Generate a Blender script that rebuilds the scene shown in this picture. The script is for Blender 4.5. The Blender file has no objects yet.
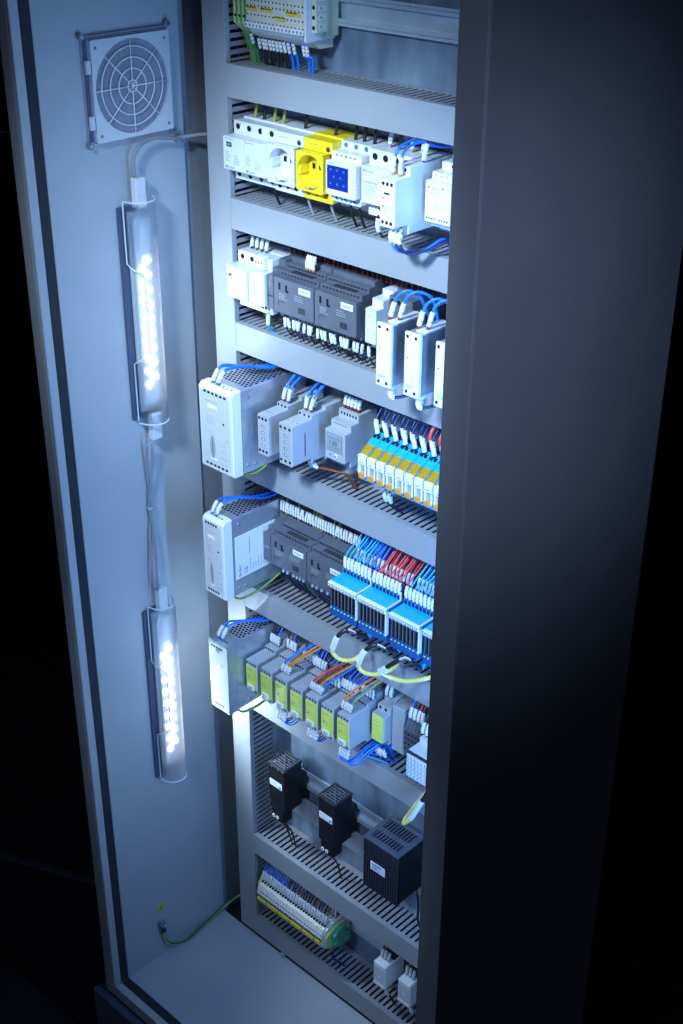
import bpy, math, random
from mathutils import Vector, Matrix
random.seed(7)
S = 0.001                                # all coordinates below are millimetres
scn = bpy.context.scene
COL = scn.collection

# ------------------------------------------------------------------ camera
CAM = Vector((1300.76, -1118.92, 1139.83)); FPX = 1332.81
RX, RY, RZ = -1.0713, -0.7599, -0.0045
_a, _b, _c = RX, RY, RZ
_Rz = Matrix(((math.cos(_c), -math.sin(_c), 0), (math.sin(_c), math.cos(_c), 0), (0, 0, 1)))
_Rx = Matrix(((1, 0, 0), (0, math.cos(_a), -math.sin(_a)), (0, math.sin(_a), math.cos(_a))))
_Ry = Matrix(((math.cos(_b), -math.sin(_b), 0), (math.sin(_b), math.cos(_b), 0), (0, 0, 1)))
ROT = _Rz @ _Rx @ _Ry
def at(px, py, axis, val):
    "a pixel of the photograph as a point on the plane axis = val (mm)"
    d = ROT.transposed() @ Vector((px - 341.5, -(py - 512.0), -FPX))
    return CAM + d * ((val - CAM[axis]) / d[axis])
cam = bpy.data.cameras.new('camera'); cam.sensor_fit = 'VERTICAL'; cam.sensor_height = 36
cam.lens = 36 * FPX / 1024; cam.clip_start = 0.02; cam.clip_end = 100
camo = bpy.data.objects.new('camera', cam); COL.objects.link(camo)
camo.matrix_world = Matrix.Translation(CAM * S) @ ROT.transposed().to_4x4()
scn.camera = camo

# ------------------------------------------------------------------ materials
MAT = {}
def mat(name, col, rough=0.5, metal=0.0, var=0.0, scale=40.0, bump=0.0, bscale=600.0, emit=None, estr=0.0, alpha=1.0, spec=0.5, rvar=0.0, stretch=None, trans=0.0):
    m = bpy.data.materials.new(name); m.use_nodes = True
    nt = m.node_tree; b = nt.nodes['Principled BSDF']
    b.inputs['Base Color'].default_value = (*col, 1); b.inputs['Roughness'].default_value = rough
    b.inputs['Metallic'].default_value = metal; b.inputs['Alpha'].default_value = alpha
    b.inputs['Specular IOR Level'].default_value = spec
    b.inputs['Transmission Weight'].default_value = trans
    if emit: b.inputs['Emission Color'].default_value = (*emit, 1); b.inputs['Emission Strength'].default_value = estr
    tc = nt.nodes.new('ShaderNodeTexCoord'); mp = nt.nodes.new('ShaderNodeMapping')
    nt.links.new(tc.outputs['Object'], mp.inputs['Vector'])
    if stretch: mp.inputs['Scale'].default_value = stretch
    if var or rvar:
        n = nt.nodes.new('ShaderNodeTexNoise'); n.inputs['Scale'].default_value = scale; n.inputs['Detail'].default_value = 6
        nt.links.new(mp.outputs['Vector'], n.inputs['Vector'])
        if var:
            r = nt.nodes.new('ShaderNodeValToRGB')
            r.color_ramp.elements[0].position = .3; r.color_ramp.elements[1].position = .7
            r.color_ramp.elements[0].color = (*[c * (1 - var) for c in col], 1); r.color_ramp.elements[1].color = (*[min(1, c * (1 + var)) for c in col], 1)
            nt.links.new(n.outputs['Fac'], r.inputs['Fac']); nt.links.new(r.outputs['Color'], b.inputs['Base Color'])
        if rvar:
            q = nt.nodes.new('ShaderNodeMapRange'); q.inputs['To Min'].default_value = max(.05, rough - rvar); q.inputs['To Max'].default_value = min(1, rough + rvar)
            nt.links.new(n.outputs['Fac'], q.inputs['Value']); nt.links.new(q.outputs['Result'], b.inputs['Roughness'])
    if bump:
        n2 = nt.nodes.new('ShaderNodeTexNoise'); n2.inputs['Scale'].default_value = bscale; n2.inputs['Detail'].default_value = 3
        nt.links.new(mp.outputs['Vector'], n2.inputs['Vector'])
        bp = nt.nodes.new('ShaderNodeBump'); bp.inputs['Strength'].default_value = bump; bp.inputs['Distance'].default_value = .0006
        nt.links.new(n2.outputs['Fac'], bp.inputs['Height']); nt.links.new(bp.outputs['Normal'], b.inputs['Normal'])
    MAT[name] = m
    return m
mat('paint', (.50, .52, .54), .40, var=.05, scale=6, bump=.4, bscale=450, rvar=.05)
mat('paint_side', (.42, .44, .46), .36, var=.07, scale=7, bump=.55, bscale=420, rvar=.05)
mat('post', (.30, .33, .38), .5)  # grey darkened to carry the shade of the left wall's step-back
mat('gasket', (.03, .03, .035), .8)
mat('recess_shade', (.03, .035, .05), .9)
mat('plinth', (.10, .11, .14), .6, var=.1)
mat('galv', (.26, .34, .45), .38, metal=.5, var=.38, scale=26, rvar=.16, stretch=(1, 1, .35))
mat('galv_fine', (.60, .65, .72), .36, metal=.8, var=.08, scale=90, rvar=.1)
mat('zinc', (.62, .70, .78), .30, metal=.5, var=.06, scale=30, rvar=.1)
mat('duct', (.33, .345, .37), .36, var=.05, scale=12, bump=.12, bscale=300)
mat('duct_body', (.31, .32, .35), .5, var=.05, scale=30)
mat('plastic', (.72, .74, .76), .30, var=.02, scale=60)
mat('plastic_grey', (.44, .46, .49), .42, var=.03, scale=60)
mat('white', (.86, .87, .88), .32)
mat('print', (.22, .24, .30), .6)
mat('hole', (.010, .010, .013), .8, spec=.2)
mat('screw', (.55, .55, .58), .3, metal=.9)
mat('yellow', (.86, .66, .02), .35)
mat('yellow_dark', (.34, .22, .01), .5)
mat('amber', (.46, .27, .01), .3)
mat('orange', (.72, .30, .04), .4)
mat('lime', (.74, .84, .14), .42, var=.04)
mat('lime_edge', (.78, .80, .05), .3)
mat('plc', (.115, .125, .16), .45, var=.08, scale=60, spec=.35)
mat('plc_dark', (.035, .038, .05), .5, spec=.3)
mat('black', (.012, .012, .015), .45, var=.1, spec=.25)
mat('black_gloss', (.02, .02, .025), .25)
mat('blue', (.005, .42, .88), .33)
mat('blue_dark', (.008, .09, .34), .4)
mat('wire_blue', (.01, .17, .80), .35)
mat('wire_navy', (.01, .02, .12), .4)
mat('wire_black', (.012, .012, .015), .4)
mat('wire_red', (.75, .06, .06), .4)
mat('wire_brown', (.20, .05, .02), .4)
mat('wire_orange', (.62, .24, .03), .4)
mat('wire_yellow', (.34, .34, .05), .4)
mat('wire_green', (.02, .22, .06), .4)
mat('wire_grey', (.30, .32, .35), .45)
mat('sleeve', (.78, .79, .82), .35)
mat('ferrule', (.22, .03, .02), .4)
mat('cream', (.62, .66, .46), .45)
mat('bracket_and_shadow', (.07, .09, .15), .5)
mat('green_end', (.06, .34, .20), .42)
mat('gy', (.60, .64, .20), .4)
mat('ivory', (.74, .73, .63), .4, var=.03)
mat('cable_yellow', (.78, .70, .20), .4)
mat('label', (.85, .86, .88), .5)
mat('lcd', (.01, .02, .22), .15, emit=(.02, .08, .6), estr=.16)
mat('lcd_grey', (.30, .36, .36), .2)
mat('led', (1, 1, 1), .4, emit=(.90, .95, 1.0), estr=85)
mat('green_led', (.55, .75, .02), .4, emit=(.6, 1, .02), estr=.25)
mat('lamp_cover', (.90, .95, 1.0), .60, trans=1.0, alpha=.88)
MAT['lamp_cover'].node_tree.nodes['Principled BSDF'].inputs['IOR'].default_value = 1.12
mat('lamp_rim', (.75, .82, .92), .3, alpha=.9)
mat('filter', (.30, .31, .38), .9, var=.12, scale=300, bump=.4, bscale=1500)
mat('board', (.70, .74, .78), .4)
mat('tile', (.020, .021, .026), .35, var=.2, scale=3)
mat('joint', (.008, .008, .010), .8)
mat('floor_strip', (.10, .10, .16), .4)
mat('room_wall', (.012, .014, .02), .8)

# ------------------------------------------------------------------ mesh builder
ORG = {}
class MB:
    def __init__(s): s.v = []; s.f = []; s.mi = []; s.sm = []; s.mats = []
    def _m(s, m):
        if m not in s.mats: s.mats.append(m)
        return s.mats.index(m)
    def face(s, idx, m, centre=None, smooth=False):
        idx = list(idx)
        if centre is not None:
            n = Vector((0, 0, 0)); P = [s.v[i] for i in idx]
            for i in range(len(P)):
                a, b = P[i], P[(i + 1) % len(P)]
                n += Vector(((a[1]-b[1])*(a[2]+b[2]), (a[2]-b[2])*(a[0]+b[0]), (a[0]-b[0])*(a[1]+b[1])))
            c = sum(P, Vector()) / len(P)
            if n.dot(c - centre) < 0: idx.reverse()
        s.f.append(idx); s.mi.append(s._m(m)); s.sm.append(smooth)
    def box(s, x0, x1, y0, y1, z0, z1, m, c=None):
        if x0 > x1: x0, x1 = x1, x0
        if y0 > y1: y0, y1 = y1, y0
        if z0 > z1: z0, z1 = z1, z0
        if c is None: c = .5
        c = min(c, (x1-x0)*.3, (y1-y0)*.3, (z1-z0)*.3)
        C = Vector(((x0+x1)/2, (y0+y1)/2, (z0+z1)/2)); h = ((x1-x0)/2, (y1-y0)/2, (z1-z0)/2)
        b0 = len(s.v); ix = {}
        if c <= 0.02:
            for sx in (-1, 1):
                for sy in (-1, 1):
                    for sz in (-1, 1): ix[sx, sy, sz] = len(s.v); s.v.append(C + Vector((sx*h[0], sy*h[1], sz*h[2])))
            for a in range(3):
                for sg in (-1, 1):
                    o = [i for i in range(3) if i != a]; q = []
                    for u, w in ((-1, -1), (1, -1), (1, 1), (-1, 1)):
                        k = [0, 0, 0]; k[a] = sg; k[o[0]] = u; k[o[1]] = w; q.append(ix[tuple(k)])
                    s.face(q, m, C)
            return s
        for sx in (-1, 1):
            for sy in (-1, 1):
                for sz in (-1, 1):
                    for a in range(3):
                        e = [sx*(h[0]-c), sy*(h[1]-c), sz*(h[2]-c)]; e[a] = (sx, sy, sz)[a]*h[a]
                        ix[sx, sy, sz, a] = len(s.v); s.v.append(C + Vector(e))
        for a in range(3):
            o = [i for i in range(3) if i != a]
            for sg in (-1, 1):
                q = []
                for u, w in ((-1, -1), (1, -1), (1, 1), (-1, 1)):
                    k = [0, 0, 0]; k[a] = sg; k[o[0]] = u; k[o[1]] = w; q.append(ix[k[0], k[1], k[2], a])
                s.face(q, m, C)
            for u in (-1, 1):
                for w in (-1, 1):
                    k = [0, 0, 0]; k[o[0]] = u; k[o[1]] = w
                    k1 = k[:]; k1[a] = -1; k2 = k[:]; k2[a] = 1
                    s.face([ix[(*k1, o[0])], ix[(*k2, o[0])], ix[(*k2, o[1])], ix[(*k1, o[1])]], m, C)
        for sx in (-1, 1):
            for sy in (-1, 1):
                for sz in (-1, 1): s.face([ix[sx, sy, sz, a] for a in range(3)], m, C)
        return s
    def prism(s, prof, x0, x1, m, c=.7):
        "profile of (y, z) points extruded along x, end edges chamfered"
        n = len(prof); ar = sum(prof[i][0]*prof[(i+1) % n][1]-prof[(i+1) % n][0]*prof[i][1] for i in range(n))
        if ar < 0: prof = prof[::-1]
        ins = []
        for i in range(n):
            p0, p1, p2 = Vector(prof[i-1]), Vector(prof[i]), Vector(prof[(i+1) % n])
            e1 = (p1-p0).normalized(); e2 = (p2-p1).normalized()
            n1 = Vector((-e1.y, e1.x)); n2 = Vector((-e2.y, e2.x)); bb = n1+n2
            d = max(.4, 1+n1.dot(n2)); ins.append(p1 + bb*(c/d))
        rings = []
        for x, pr in ((x0, ins), (x0+c, prof), (x1-c, prof), (x1, ins)):
            rings.append([len(s.v)+i for i in range(n)]); s.v += [Vector((x, p[0], p[1])) for p in pr]
        for a, b in zip(rings, rings[1:]):
            for i in range(n): s.face([a[i], b[i], b[(i+1) % n], a[(i+1) % n]][::-1], m)
        s.face(rings[0][::-1], m); s.face(rings[-1], m)
        return s
    def cyl(s, p0, p1, r, m, n=12, r2=None, smooth=True):
        p0 = Vector(p0); p1 = Vector(p1); d = (p1-p0).normalized(); r2 = r if r2 is None else r2
        u = d.cross(Vector((0, 0, 1)) if abs(d.z) < .9 else Vector((1, 0, 0))).normalized(); w = d.cross(u)
        A = []; B = []
        for i in range(n):
            t = 2*math.pi*i/n; o = u*math.cos(t)+w*math.sin(t)
            A.append(len(s.v)); s.v.append(p0+o*r); B.append(len(s.v)); s.v.append(p1+o*r2)
        C = (p0+p1)/2
        for i in range(n): s.face([A[i], A[(i+1) % n], B[(i+1) % n], B[i]], m, C, smooth)
        s.face(A, m, C); s.face(B, m, C)
        return s
    def tube(s, pts, r, m, n=8, rs=None):
        pts = [Vector(p) for p in pts]; k = len(pts); R = []
        t = (pts[1]-pts[0]).normalized(); u = t.cross(Vector((.3, .2, 1))).normalized()
        for i in range(k):
            t = (pts[min(i+1, k-1)]-pts[max(i-1, 0)]).normalized()
            u = (u - t*u.dot(t)).normalized(); w = t.cross(u); rr = r if rs is None else rs[i]
            R.append([len(s.v)+j for j in range(n)])
            for j in range(n):
                a = 2*math.pi*j/n; s.v.append(pts[i]+(u*math.cos(a)+w*math.sin(a))*rr)
        for a, b in zip(R, R[1:]):
            for j in range(n): s.face([a[j], a[(j+1) % n], b[(j+1) % n], b[j]], m, None, True)
        s.face(R[0][::-1], m); s.face(R[-1], m)
        return s
    def hole(s, x, y, z, r, m='hole', n=14, screw=False):
        "terminal opening on a face towards -y: raised collar, dark well, screw head"
        s.cyl((x, y-.25, z), (x, y+.5, z), r, m, n)
        if screw: s.cyl((x, y-.45, z), (x, y+.5, z), r*.62, 'screw', n); s.box(x-r*.5, x+r*.5, y-.6, y, z-.25, z+.25, 'hole', 0)
        return s
    def slot(s, x, y, z, w, h, m='hole', d=.3): return s.box(x-w/2, x+w/2, y-d, y+.4, z-h/2, z+h/2, m, 0)
    def lines(s, x0, x1, y, z1, n, dz=1.9, h=.65, m='print', fill=.8, rnd=random):
        "rows of print too small to read"
        for i in range(n):
            x = x0
            e = x0 + (x1-x0)*(fill*rnd.uniform(.6, 1.15))
            while x < min(e, x1):
                w = rnd.uniform(1.5, 4.5); xx = min(x+w, x1)
                s.box(x, xx, y-.08, y+.2, z1-i*dz-h, z1-i*dz, m, 0); x = xx+.7
        return s
    def text(s, t, x, y, z, size, m='print', face='front', rot=0.0):
        cu = bpy.data.curves.new('t', 'FONT'); cu.body = t; cu.size = size; cu.resolution_u = 2; cu.extrude = .04
        o = bpy.data.objects.new('t', cu); COL.objects.link(o)
        dg = bpy.context.evaluated_depsgraph_get(); me = o.evaluated_get(dg).to_mesh()
        cr, sr = math.cos(rot), math.sin(rot); b = len(s.v)
        for vv in me.vertices:
            a, bb, d = vv.co; a, bb = a*cr-bb*sr, a*sr+bb*cr
            s.v.append(Vector((x+a, y-.1-d, z+bb)) if face == 'front' else Vector((x+.1+d, y+a, z+bb)))
        for p in me.polygons: s.face([b+i for i in p.vertices], m)
        o.evaluated_get(dg).to_mesh_clear(); bpy.data.objects.remove(o); bpy.data.curves.remove(cu)
        return s
    def part(s, name, parent=None, label=None, org=None):
        org = ORG[parent.name] if parent else Vector(org if org else (0, 0, 0))
        me = bpy.data.meshes.new(name)
        me.from_pydata([tuple((v-org)*S) for v in s.v], [], s.f)
        for m in s.mats: me.materials.append(MAT[m])
        me.polygons.foreach_set('material_index', s.mi); me.polygons.foreach_set('use_smooth', s.sm); me.update()
        o = bpy.data.objects.new(name, me); COL.objects.link(o); ORG[o.name] = org
        if parent: o.parent = parent
        else: o.location = org*S
        if label: o['label'] = label
        return o
def thing(name, label, cat, loc=(0, 0, 0), group=None):
    o = bpy.data.objects.new(name, None); COL.objects.link(o); o.empty_display_size = .01
    o.location = Vector(loc)*S; ORG[o.name] = Vector(loc); o['label'] = label; o['category'] = cat
    if group: o['group'] = group
    return o
def tag(o, label, cat, group=None):
    o['label'] = label; o['category'] = cat
    if group: o['group'] = group
    return o
def dup(root, move, label):
    r = root.copy(); COL.objects.link(r); r.location = root.location + Vector(move)*S; ORG[r.name] = ORG[root.name] + Vector(move); r['label'] = label
    for ch in list(root.children):
        c = ch.copy(); COL.objects.link(c); c.parent = r; ORG[c.name] = ORG[r.name]
        for g in ch.children:
            d = g.copy(); COL.objects.link(d); d.parent = c; ORG[d.name] = ORG[r.name]
    return r
ORD = ['leftmost', 'second', 'third', 'fourth', 'fifth', 'sixth', 'seventh', 'eighth', 'ninth', 'tenth', 'eleventh', 'twelfth', 'thirteenth', 'fourteenth', 'fifteenth', 'sixteenth', 'seventeenth', 'eighteenth', 'nineteenth', 'twentieth'] + ['twenty-'+w for w in ('first', 'second', 'third', 'fourth', 'fifth', 'sixth', 'seventh', 'eighth', 'ninth')] + ['thirtieth'] + ['thirty-'+w for w in ('first', 'second', 'third', 'fourth', 'fifth', 'sixth', 'seventh', 'eighth', 'ninth')] + ['fortieth']
def nth(i): return 'leftmost' if i == 0 else ORD[i] + ' from left'
def smooth(pts, k=8):
    P = [Vector(p) for p in pts]; P = [P[0]*2-P[1]] + P + [P[-1]*2-P[-2]]; out = []
    for i in range(1, len(P)-2):
        for j in range(k):
            t = j/k; a, b, c, d = P[i-1:i+3]
            out.append(.5*((2*b)+(-a+c)*t+(2*a-5*b+4*c-d)*t*t+(-a+3*b-3*c+d)*t**3))
    out.append(P[-2]); return out
def cut(pts, a, b):
    L = 0; out = []
    for p, q in zip(pts, pts[1:]):
        d = (q-p).length
        if d == 0: continue
        for s_ in (a, b):
            if L <= s_ < L+d: out.append(p+(q-p)*((s_-L)/d))
        if a < L+d < b: out.append(q)
        L += d
    o = []
    for p in out:
        if not o or (p-o[-1]).length > .05: o.append(p)
    return o
BUNDLE = MB()
PACKED = ('rear wires of the bottom terminals', 'rear sleeved wires of the blue terminal groups', 'wires above the lower charcoal controllers', 'control wires above the charcoal controllers')
def wire(label, group, pts, col='wire_blue', sl=(4, 17), r=1.25, sr=2.2, ferr=None, stripe=None, sleeve='sleeve', k=7, name='wire', cat='wire'):
    pts = [Vector(p) + (Vector((random.uniform(-1.3, 1.3), random.uniform(-1, 1), random.uniform(-1, 1))) if 1 < i_ < len(pts)-1 else Vector((0, 0, 0))) for i_, p in enumerate(pts)]
    P = smooth(pts, k)
    if group in PACKED:
        BUNDLE.tube(P, r, col, 7); q = cut(P, *sl); BUNDLE.tube(q, sr, 'sleeve', 8); d = (q[-1]-q[0]).normalized(); h = (q[0]+q[-1])/2
        BUNDLE.tube([h-d*3.2, h-d*2.4], sr*1.06, 'print', 8); BUNDLE.tube([h+d*1.4, h+d*2.0], sr*1.06, 'print', 8)
        if ferr: BUNDLE.tube(cut(P, .3, 4.2), r*1.35, ferr, 7)
        return None
    m = MB(); m.tube(P, r, col, 7)
    if stripe: m.tube([p+Vector((r*.35, -r*.45, 0)) for p in P], r*.68, stripe, 6)
    o = m.part(name, org=P[0]); tag(o, label, cat, group)
    if sl:
        q = cut(P, *sl)
        if len(q) > 1:
            d = (q[-1]-q[0]).normalized(); mm = MB(); mm.tube(q, sr, sleeve, 8)
            h = (q[0]+q[-1])/2
            mm.tube([h-d*2.6, h+d*2.6], sr*1.03, 'sleeve', 8)
            mm.tube([h-d*3.2, h-d*2.4], sr*1.06, 'print', 8)
            mm.tube([h+d*1.4, h+d*2.0], sr*1.06, 'print', 8)
            mm.part('marker_sleeve', o)
    if ferr: MB().tube(cut(P, .3, 4.2), r*1.35, ferr, 7).part('ferrule', o)
    return o

# ================================================================== SETTING
XL, XR, YF, YB, ZF, ZT = -50.0, 595.0, -240.0, 110.0, -618.0, 1260.0
ZG = -760.0
m = MB()
m.box(-6000, 6000, -5000, 6000, ZG-40, ZG-4, 'joint', 0); o = m.part('ground'); o['kind'] = 'structure'
m = MB()
for i in range(-7, 9):
    for j in range(-6, 9):
        x = i*600-90; y = j*600-260
        m.box(x+3, x+597, y+3, y+597, ZG-4.2, ZG, 'tile', .8)
o = m.part('floor'); o['kind'] = 'structure'
m = MB(); m.box(-6000, 6000, 5400, 5500, ZG, 3600, 'room_wall', 0); m.box(-6100, -6000, -5000, 5500, ZG, 3600, 'room_wall', 0)
o = m.part('backdrop'); o['kind'] = 'structure'
m = MB(); m.box(-620, -118, -8, 8, 0, 2.4, 'floor_strip')
o = m.part('floor_strip', org=(0, 0, 0))
a0 = at(8, 857, 2, ZG); a1 = at(96, 882, 2, ZG)
o.location = Vector(((a0.x+a1.x)/2+370*math.cos(math.atan2(a1.y-a0.y, a1.x-a0.x)), (a0.y+a1.y)/2+370*math.sin(math.atan2(a1.y-a0.y, a1.x-a0.x)), ZG))*S
o.rotation_euler.z = math.atan2(a1.y-a0.y, a1.x-a0.x)
tag(o, 'faint thin flat strip lying on the dark floor left of the cabinet', 'floor strip')

# ================================================================== CABINET
cab = thing('electrical_cabinet', 'tall grey steel electrical enclosure standing open without its door', 'cabinet', (270, -60, ZG))
m = MB()   # left side: inner skin up to y=4, then a step back to the outer skin
m.box(XL-4, XL, -211, 4, ZF-2, ZT, 'paint', .6)
m.box(XL-14, XL-4.2, 3.5, 110, ZF-20, ZT, 'post', .2)  # step-back strip, its shade put into the darker colour
m.box(-74, XL-14.5, YF+30, YB, ZF-28, ZT+20, 'paint_side', .8)
m.part('side_panel', cab)
m = MB()
m.box(XR+4, 624, YF+1.2, YB, ZF-22, ZT+20, 'paint_side', 1.2)
m.box(XR, XR+3.8, -210, YB, ZF, ZT, 'paint', .5)
m.part('side_panel', cab)
m = MB()   # left front post with rolled lip, bottom front rail
m.box(-74, XL-4.3, YF, -211.5, ZF-22, ZT+20, 'paint_side', 1.2)
m.box(XL-4.2, XL, YF+.8, -226, ZF-6, ZT, 'paint', .9)
m.part('front_frame', cab, 'left front post with pale rolled lip')
m = MB(); m.box(XR-.5, 624, YF-1, YF+1, ZF-22, ZT+20, 'paint_side', .8); m.box(XR-1.6, XR-.6, YF-1, -212, ZF, ZT, 'paint', .3)
m.part('front_frame', cab, 'right front post seen edge on')
m = MB(); m.box(-73.8, 623, YF+.4, -211.5, ZF-22, ZF-6.4, 'paint_side', 1); m.box(XL+.2, XR-2, YF+1, -226, ZF-6.2, ZF, 'paint', .9)
m.part('front_frame', cab, 'bottom front rail')
m = MB(); m.box(XL-4.1, XL-.8, -225.6, -211.4, ZF, ZT, 'gasket', .3); m.part('gasket', cab)
m = MB(); m.box(XL+.4, XR-2, -225.6, -211.4, ZF-6, ZF-.8, 'gasket', .3); m.part('gasket', cab)
m = MB(); m.box(XL+.3, XR-.3, -211, 3, ZF-3, ZF, 'paint', .4); m.part('floor_panel', cab)
m = MB(); m.box(XL-14, XR, 3.4, YB, ZF-22, ZF-14, 'recess_shade', .2); m.box(XL-14, XR+4, YB-4, YB-.5, ZF-14, ZT, 'recess_shade', .2); m.part('rear_panel', cab)  # set-back floor and rear, recess shade put into a near-black colour
m = MB(); m.box(-74, 624, YF+1, YB, ZT+20.5, ZT+26, 'paint_side', .8); m.part('roof_panel', cab)
m = MB(); m.box(-95, 640, YF-14, YB+10, ZG+.5, ZF-25, 'plinth', 2); m.part('plinth', cab)
m = MB(); m.box(8, 560, 60, 63, -600, ZT-20, 'galv', .4); plate = m.part('mounting_plate', cab)
m = MB()
for z in (-580, 1200):
    for x in (20, 540): m.cyl((x, 60, z), (x, 55, z), 5, 'screw', 6)
m.part('bolt', plate)
# little bracket under the lowest duct
m = MB(); m.box(100, 108, -3, 2, -617.5, -610.2, 'paint_side'); m.part('bracket', cab)

# ------------------------------------------------------------------ wiring ducts
def comb(m, a0, a1, b, axis, pitch=9.7, w=4.1):
    "slotted wall of thickness 1.6 along x or z; b = position of the wall"
    def bx(u0, u1, y0, y1):
        if axis == 'x': m.box(u0, u1, y0, y1, b-1.6, b, 'duct_body', .15)
        else: m.box(b-1.6, b, y0, y1, u0, u1, 'duct_body', .15)
    bx(a0, a1, 2.2, 6.5); bx(a0, a1, 50, 59.5)
    u = a0 + 3
    bx(a0, u, 6.5, 50)
    while u < a1:
        e = min(u+pitch-w, a1); bx(u+w if u+w < a1 else u, min(u+pitch, a1), 6.5, 50); u += pitch
DZ = [803, 638, 471, 281, 63, -124, -424, -609]
dl = ['wide grey slotted wiring duct below the topmost terminals', 'grey slotted wiring duct below the white and yellow sockets', 'grey slotted wiring duct below the pair of charcoal controllers beside the metal relays',
      'grey slotted wiring duct below the orange relay modules', 'grey slotted wiring duct below the blue terminal groups', 'grey slotted wiring duct below the lime green relays',
      'grey slotted wiring duct below the black heaters', 'lowest grey wiring duct just above the cabinet floor']
for i, z in enumerate(DZ):
    x0 = 40.2 if i < 7 else 0.0
    t = thing('wiring_duct', dl[i], 'wiring duct', (x0, 60, z), 'horizontal wiring ducts')
    m = MB(); comb(m, x0+.5, 545, z+40-.4, 'x'); comb(m, x0+.5, 545, z+2, 'x'); m.box(x0+.5, 545, 57.5, 59.6, z+2.2, z+38, 'duct_body', .2); m.part('slotted_channel', t)
    m = MB(); m.prism([(0, z), (0, z+40), (8.5, z+40), (8.5, z+39.2), (2, z+39), (2, z+1), (8.5, z+.8), (8.5, z)], x0, 546, 'duct', .3)
    m.part('cover', t)
t = thing('wiring_duct', 'vertical grey slotted wiring duct along the left edge of the mounting plate', 'wiring duct', (0, 60, -569))
m = MB(); zz = [-568.6] + sum([[z, z+40] for z in sorted(DZ)[1:]], []) + [1240]
for a, b in zip(zz[0::2], zz[1::2]): comb(m, a+1, b-1, 39.2, 'z')
comb(m, -568, 1240, 2.6, 'z'); m.box(1, 39, 57.5, 59.6, -568, 1240, 'duct_body', .2); m.part('slotted_channel', t)
m = MB(); m.box(0, 39.6, 0, 2, -568.4, 1240, 'duct', .35); m.box(38.8, 39.8, .3, 8.5, -568.2, 1240, 'duct', .2); m.box(0, .8, .3, 8.5, -568.2, 1240, 'duct', .2); m.part('cover', t)

# ------------------------------------------------------------------ DIN rails
rl = {1: 913, 2: 740, 3: 574, 4: 396, 5: 192, 6: -10, 7: -258, 8: -497}
rd = ['shiny steel mounting rail at the top carrying the pale terminal block', 'steel mounting rail behind the sockets and meter', 'steel mounting rail behind the charcoal controllers and metal relays', 'steel mounting rail behind the display timer and orange relay modules',
      'steel mounting rail behind the blue terminal groups', 'steel mounting rail behind the lime green relays', 'steel mounting rail behind the black heaters', 'steel mounting rail behind the two small bottom relays']
for i, z in rl.items():
    m = MB(); m.prism([(59.8, z-11), (59.8, z+11), (53, z+11), (53, z+17.5), (51.6, z+17.5), (51.6, z+9.6), (58.2, z+9.6), (58.2, z-9.6), (51.6, z-9.6), (51.6, z-17.5), (53, z-17.5), (53, z-11)], 45, 543, 'zinc', .15)
    if i == 1:
        for zb in (-14, 13.4): m.box(46, 542, 51.2, 51.7, z+zb, z+zb+.8, 'galv_fine', 0)
    o = m.part('din_rail', org=(45, 60, z)); tag(o, rd[i-1], 'mounting rail', 'steel mounting rails')
# extra sheet behind the heaters
m = MB(); m.box(44, 543, 50, 51.2, -340, -296, 'galv_fine', .3)
o = m.part('metal_strip', org=(44, 60, -340)); tag(o, 'flat galvanised strip on the plate below the black heaters', 'metal strip')

# ================================================================== DEVICES
def prof(z, steps, back=52.0):
    "steps: (y, half height) from the front to the back"
    up = []
    for i, (y, h) in enumerate(steps):
        up.append((y, z+h)); up.append((steps[i+1][0] if i+1 < len(steps) else back, z+h))
    lo = [(y, 2*z-zz_) for y, zz_ in up][::-1]
    return up + lo

# ---- row 1: terminals
z1 = 905
c_groups = ['grey', 'grey']
def terminal_top(x, label):
    t = thing('terminal_block', label, 'terminal', (x, 52, z1), 'top row of feed-through terminals')
    m = MB(); m.prism([(5, z1-16), (5, z1+24), (12, z1+30), (30, z1+40), (52, z1+40), (52, z1-34), (30, z1-34), (14, z1-24)], x+.15, x+6.0, 'ivory', .4)
    for zz_ in (-10, -2, 8, 14): m.hole(x+3, 5, z1+zz_, 1.1, n=8)
    m.part('body', t)
    return t
x0 = 74.; n = 16
tops = []
base_t = terminal_top(x0, 'pale grey terminal in the topmost row, leftmost')
for i in range(1, n): dup(base_t, (i*6.1, 0, 0), 'pale grey terminal in the topmost row, ' + nth(i))
for i, (a, b) in enumerate(((0, 4), (4, 8), (8, 12), (12, 16))):
    m = MB(); m.box(x0+a*6.1+.6, x0+b*6.1-.6, 1.6, 4.8, z1-16.5, z1-10.5, 'label', .4)
    for k in range(4): m.box(x0+(a+k)*6.1+1.6, x0+(a+k)*6.1+4.6, 1.5, 3, z1-15.2, z1-12.2, 'print', 0)
    o = m.part('label_strip', org=(x0+a*6.1, 4, z1-16)); tag(o, 'white marker strip along the bottom of the topmost terminals, ' + nth(i), 'marker strip', 'marker strips of the top terminals')
for i, (a, b, zz_) in enumerate(((0.2, 3.4, 3), (4.5, 7.4, 3), (8.2, 11, -4), (11.4, 15, 3))):
    m = MB(); m.box(x0+a*6.1, x0+b*6.1, 2.6, 4.9, z1+zz_, z1+zz_+3, 'yellow', .4)
    for k in range(5): m.cyl((x0+(a+.3+k*.6)*6.1, 2.7, z1+zz_+3.4), (x0+(a+.3+k*.6)*6.1, 2.2, z1+zz_+3.4), 1.0, 'hole', 8)
    o = m.part('jumper_bar', org=(x0+a*6.1, 4, z1)); tag(o, 'yellow jumper bar across the topmost terminals, ' + nth(i), 'jumper bar', 'yellow jumper bars')
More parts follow.
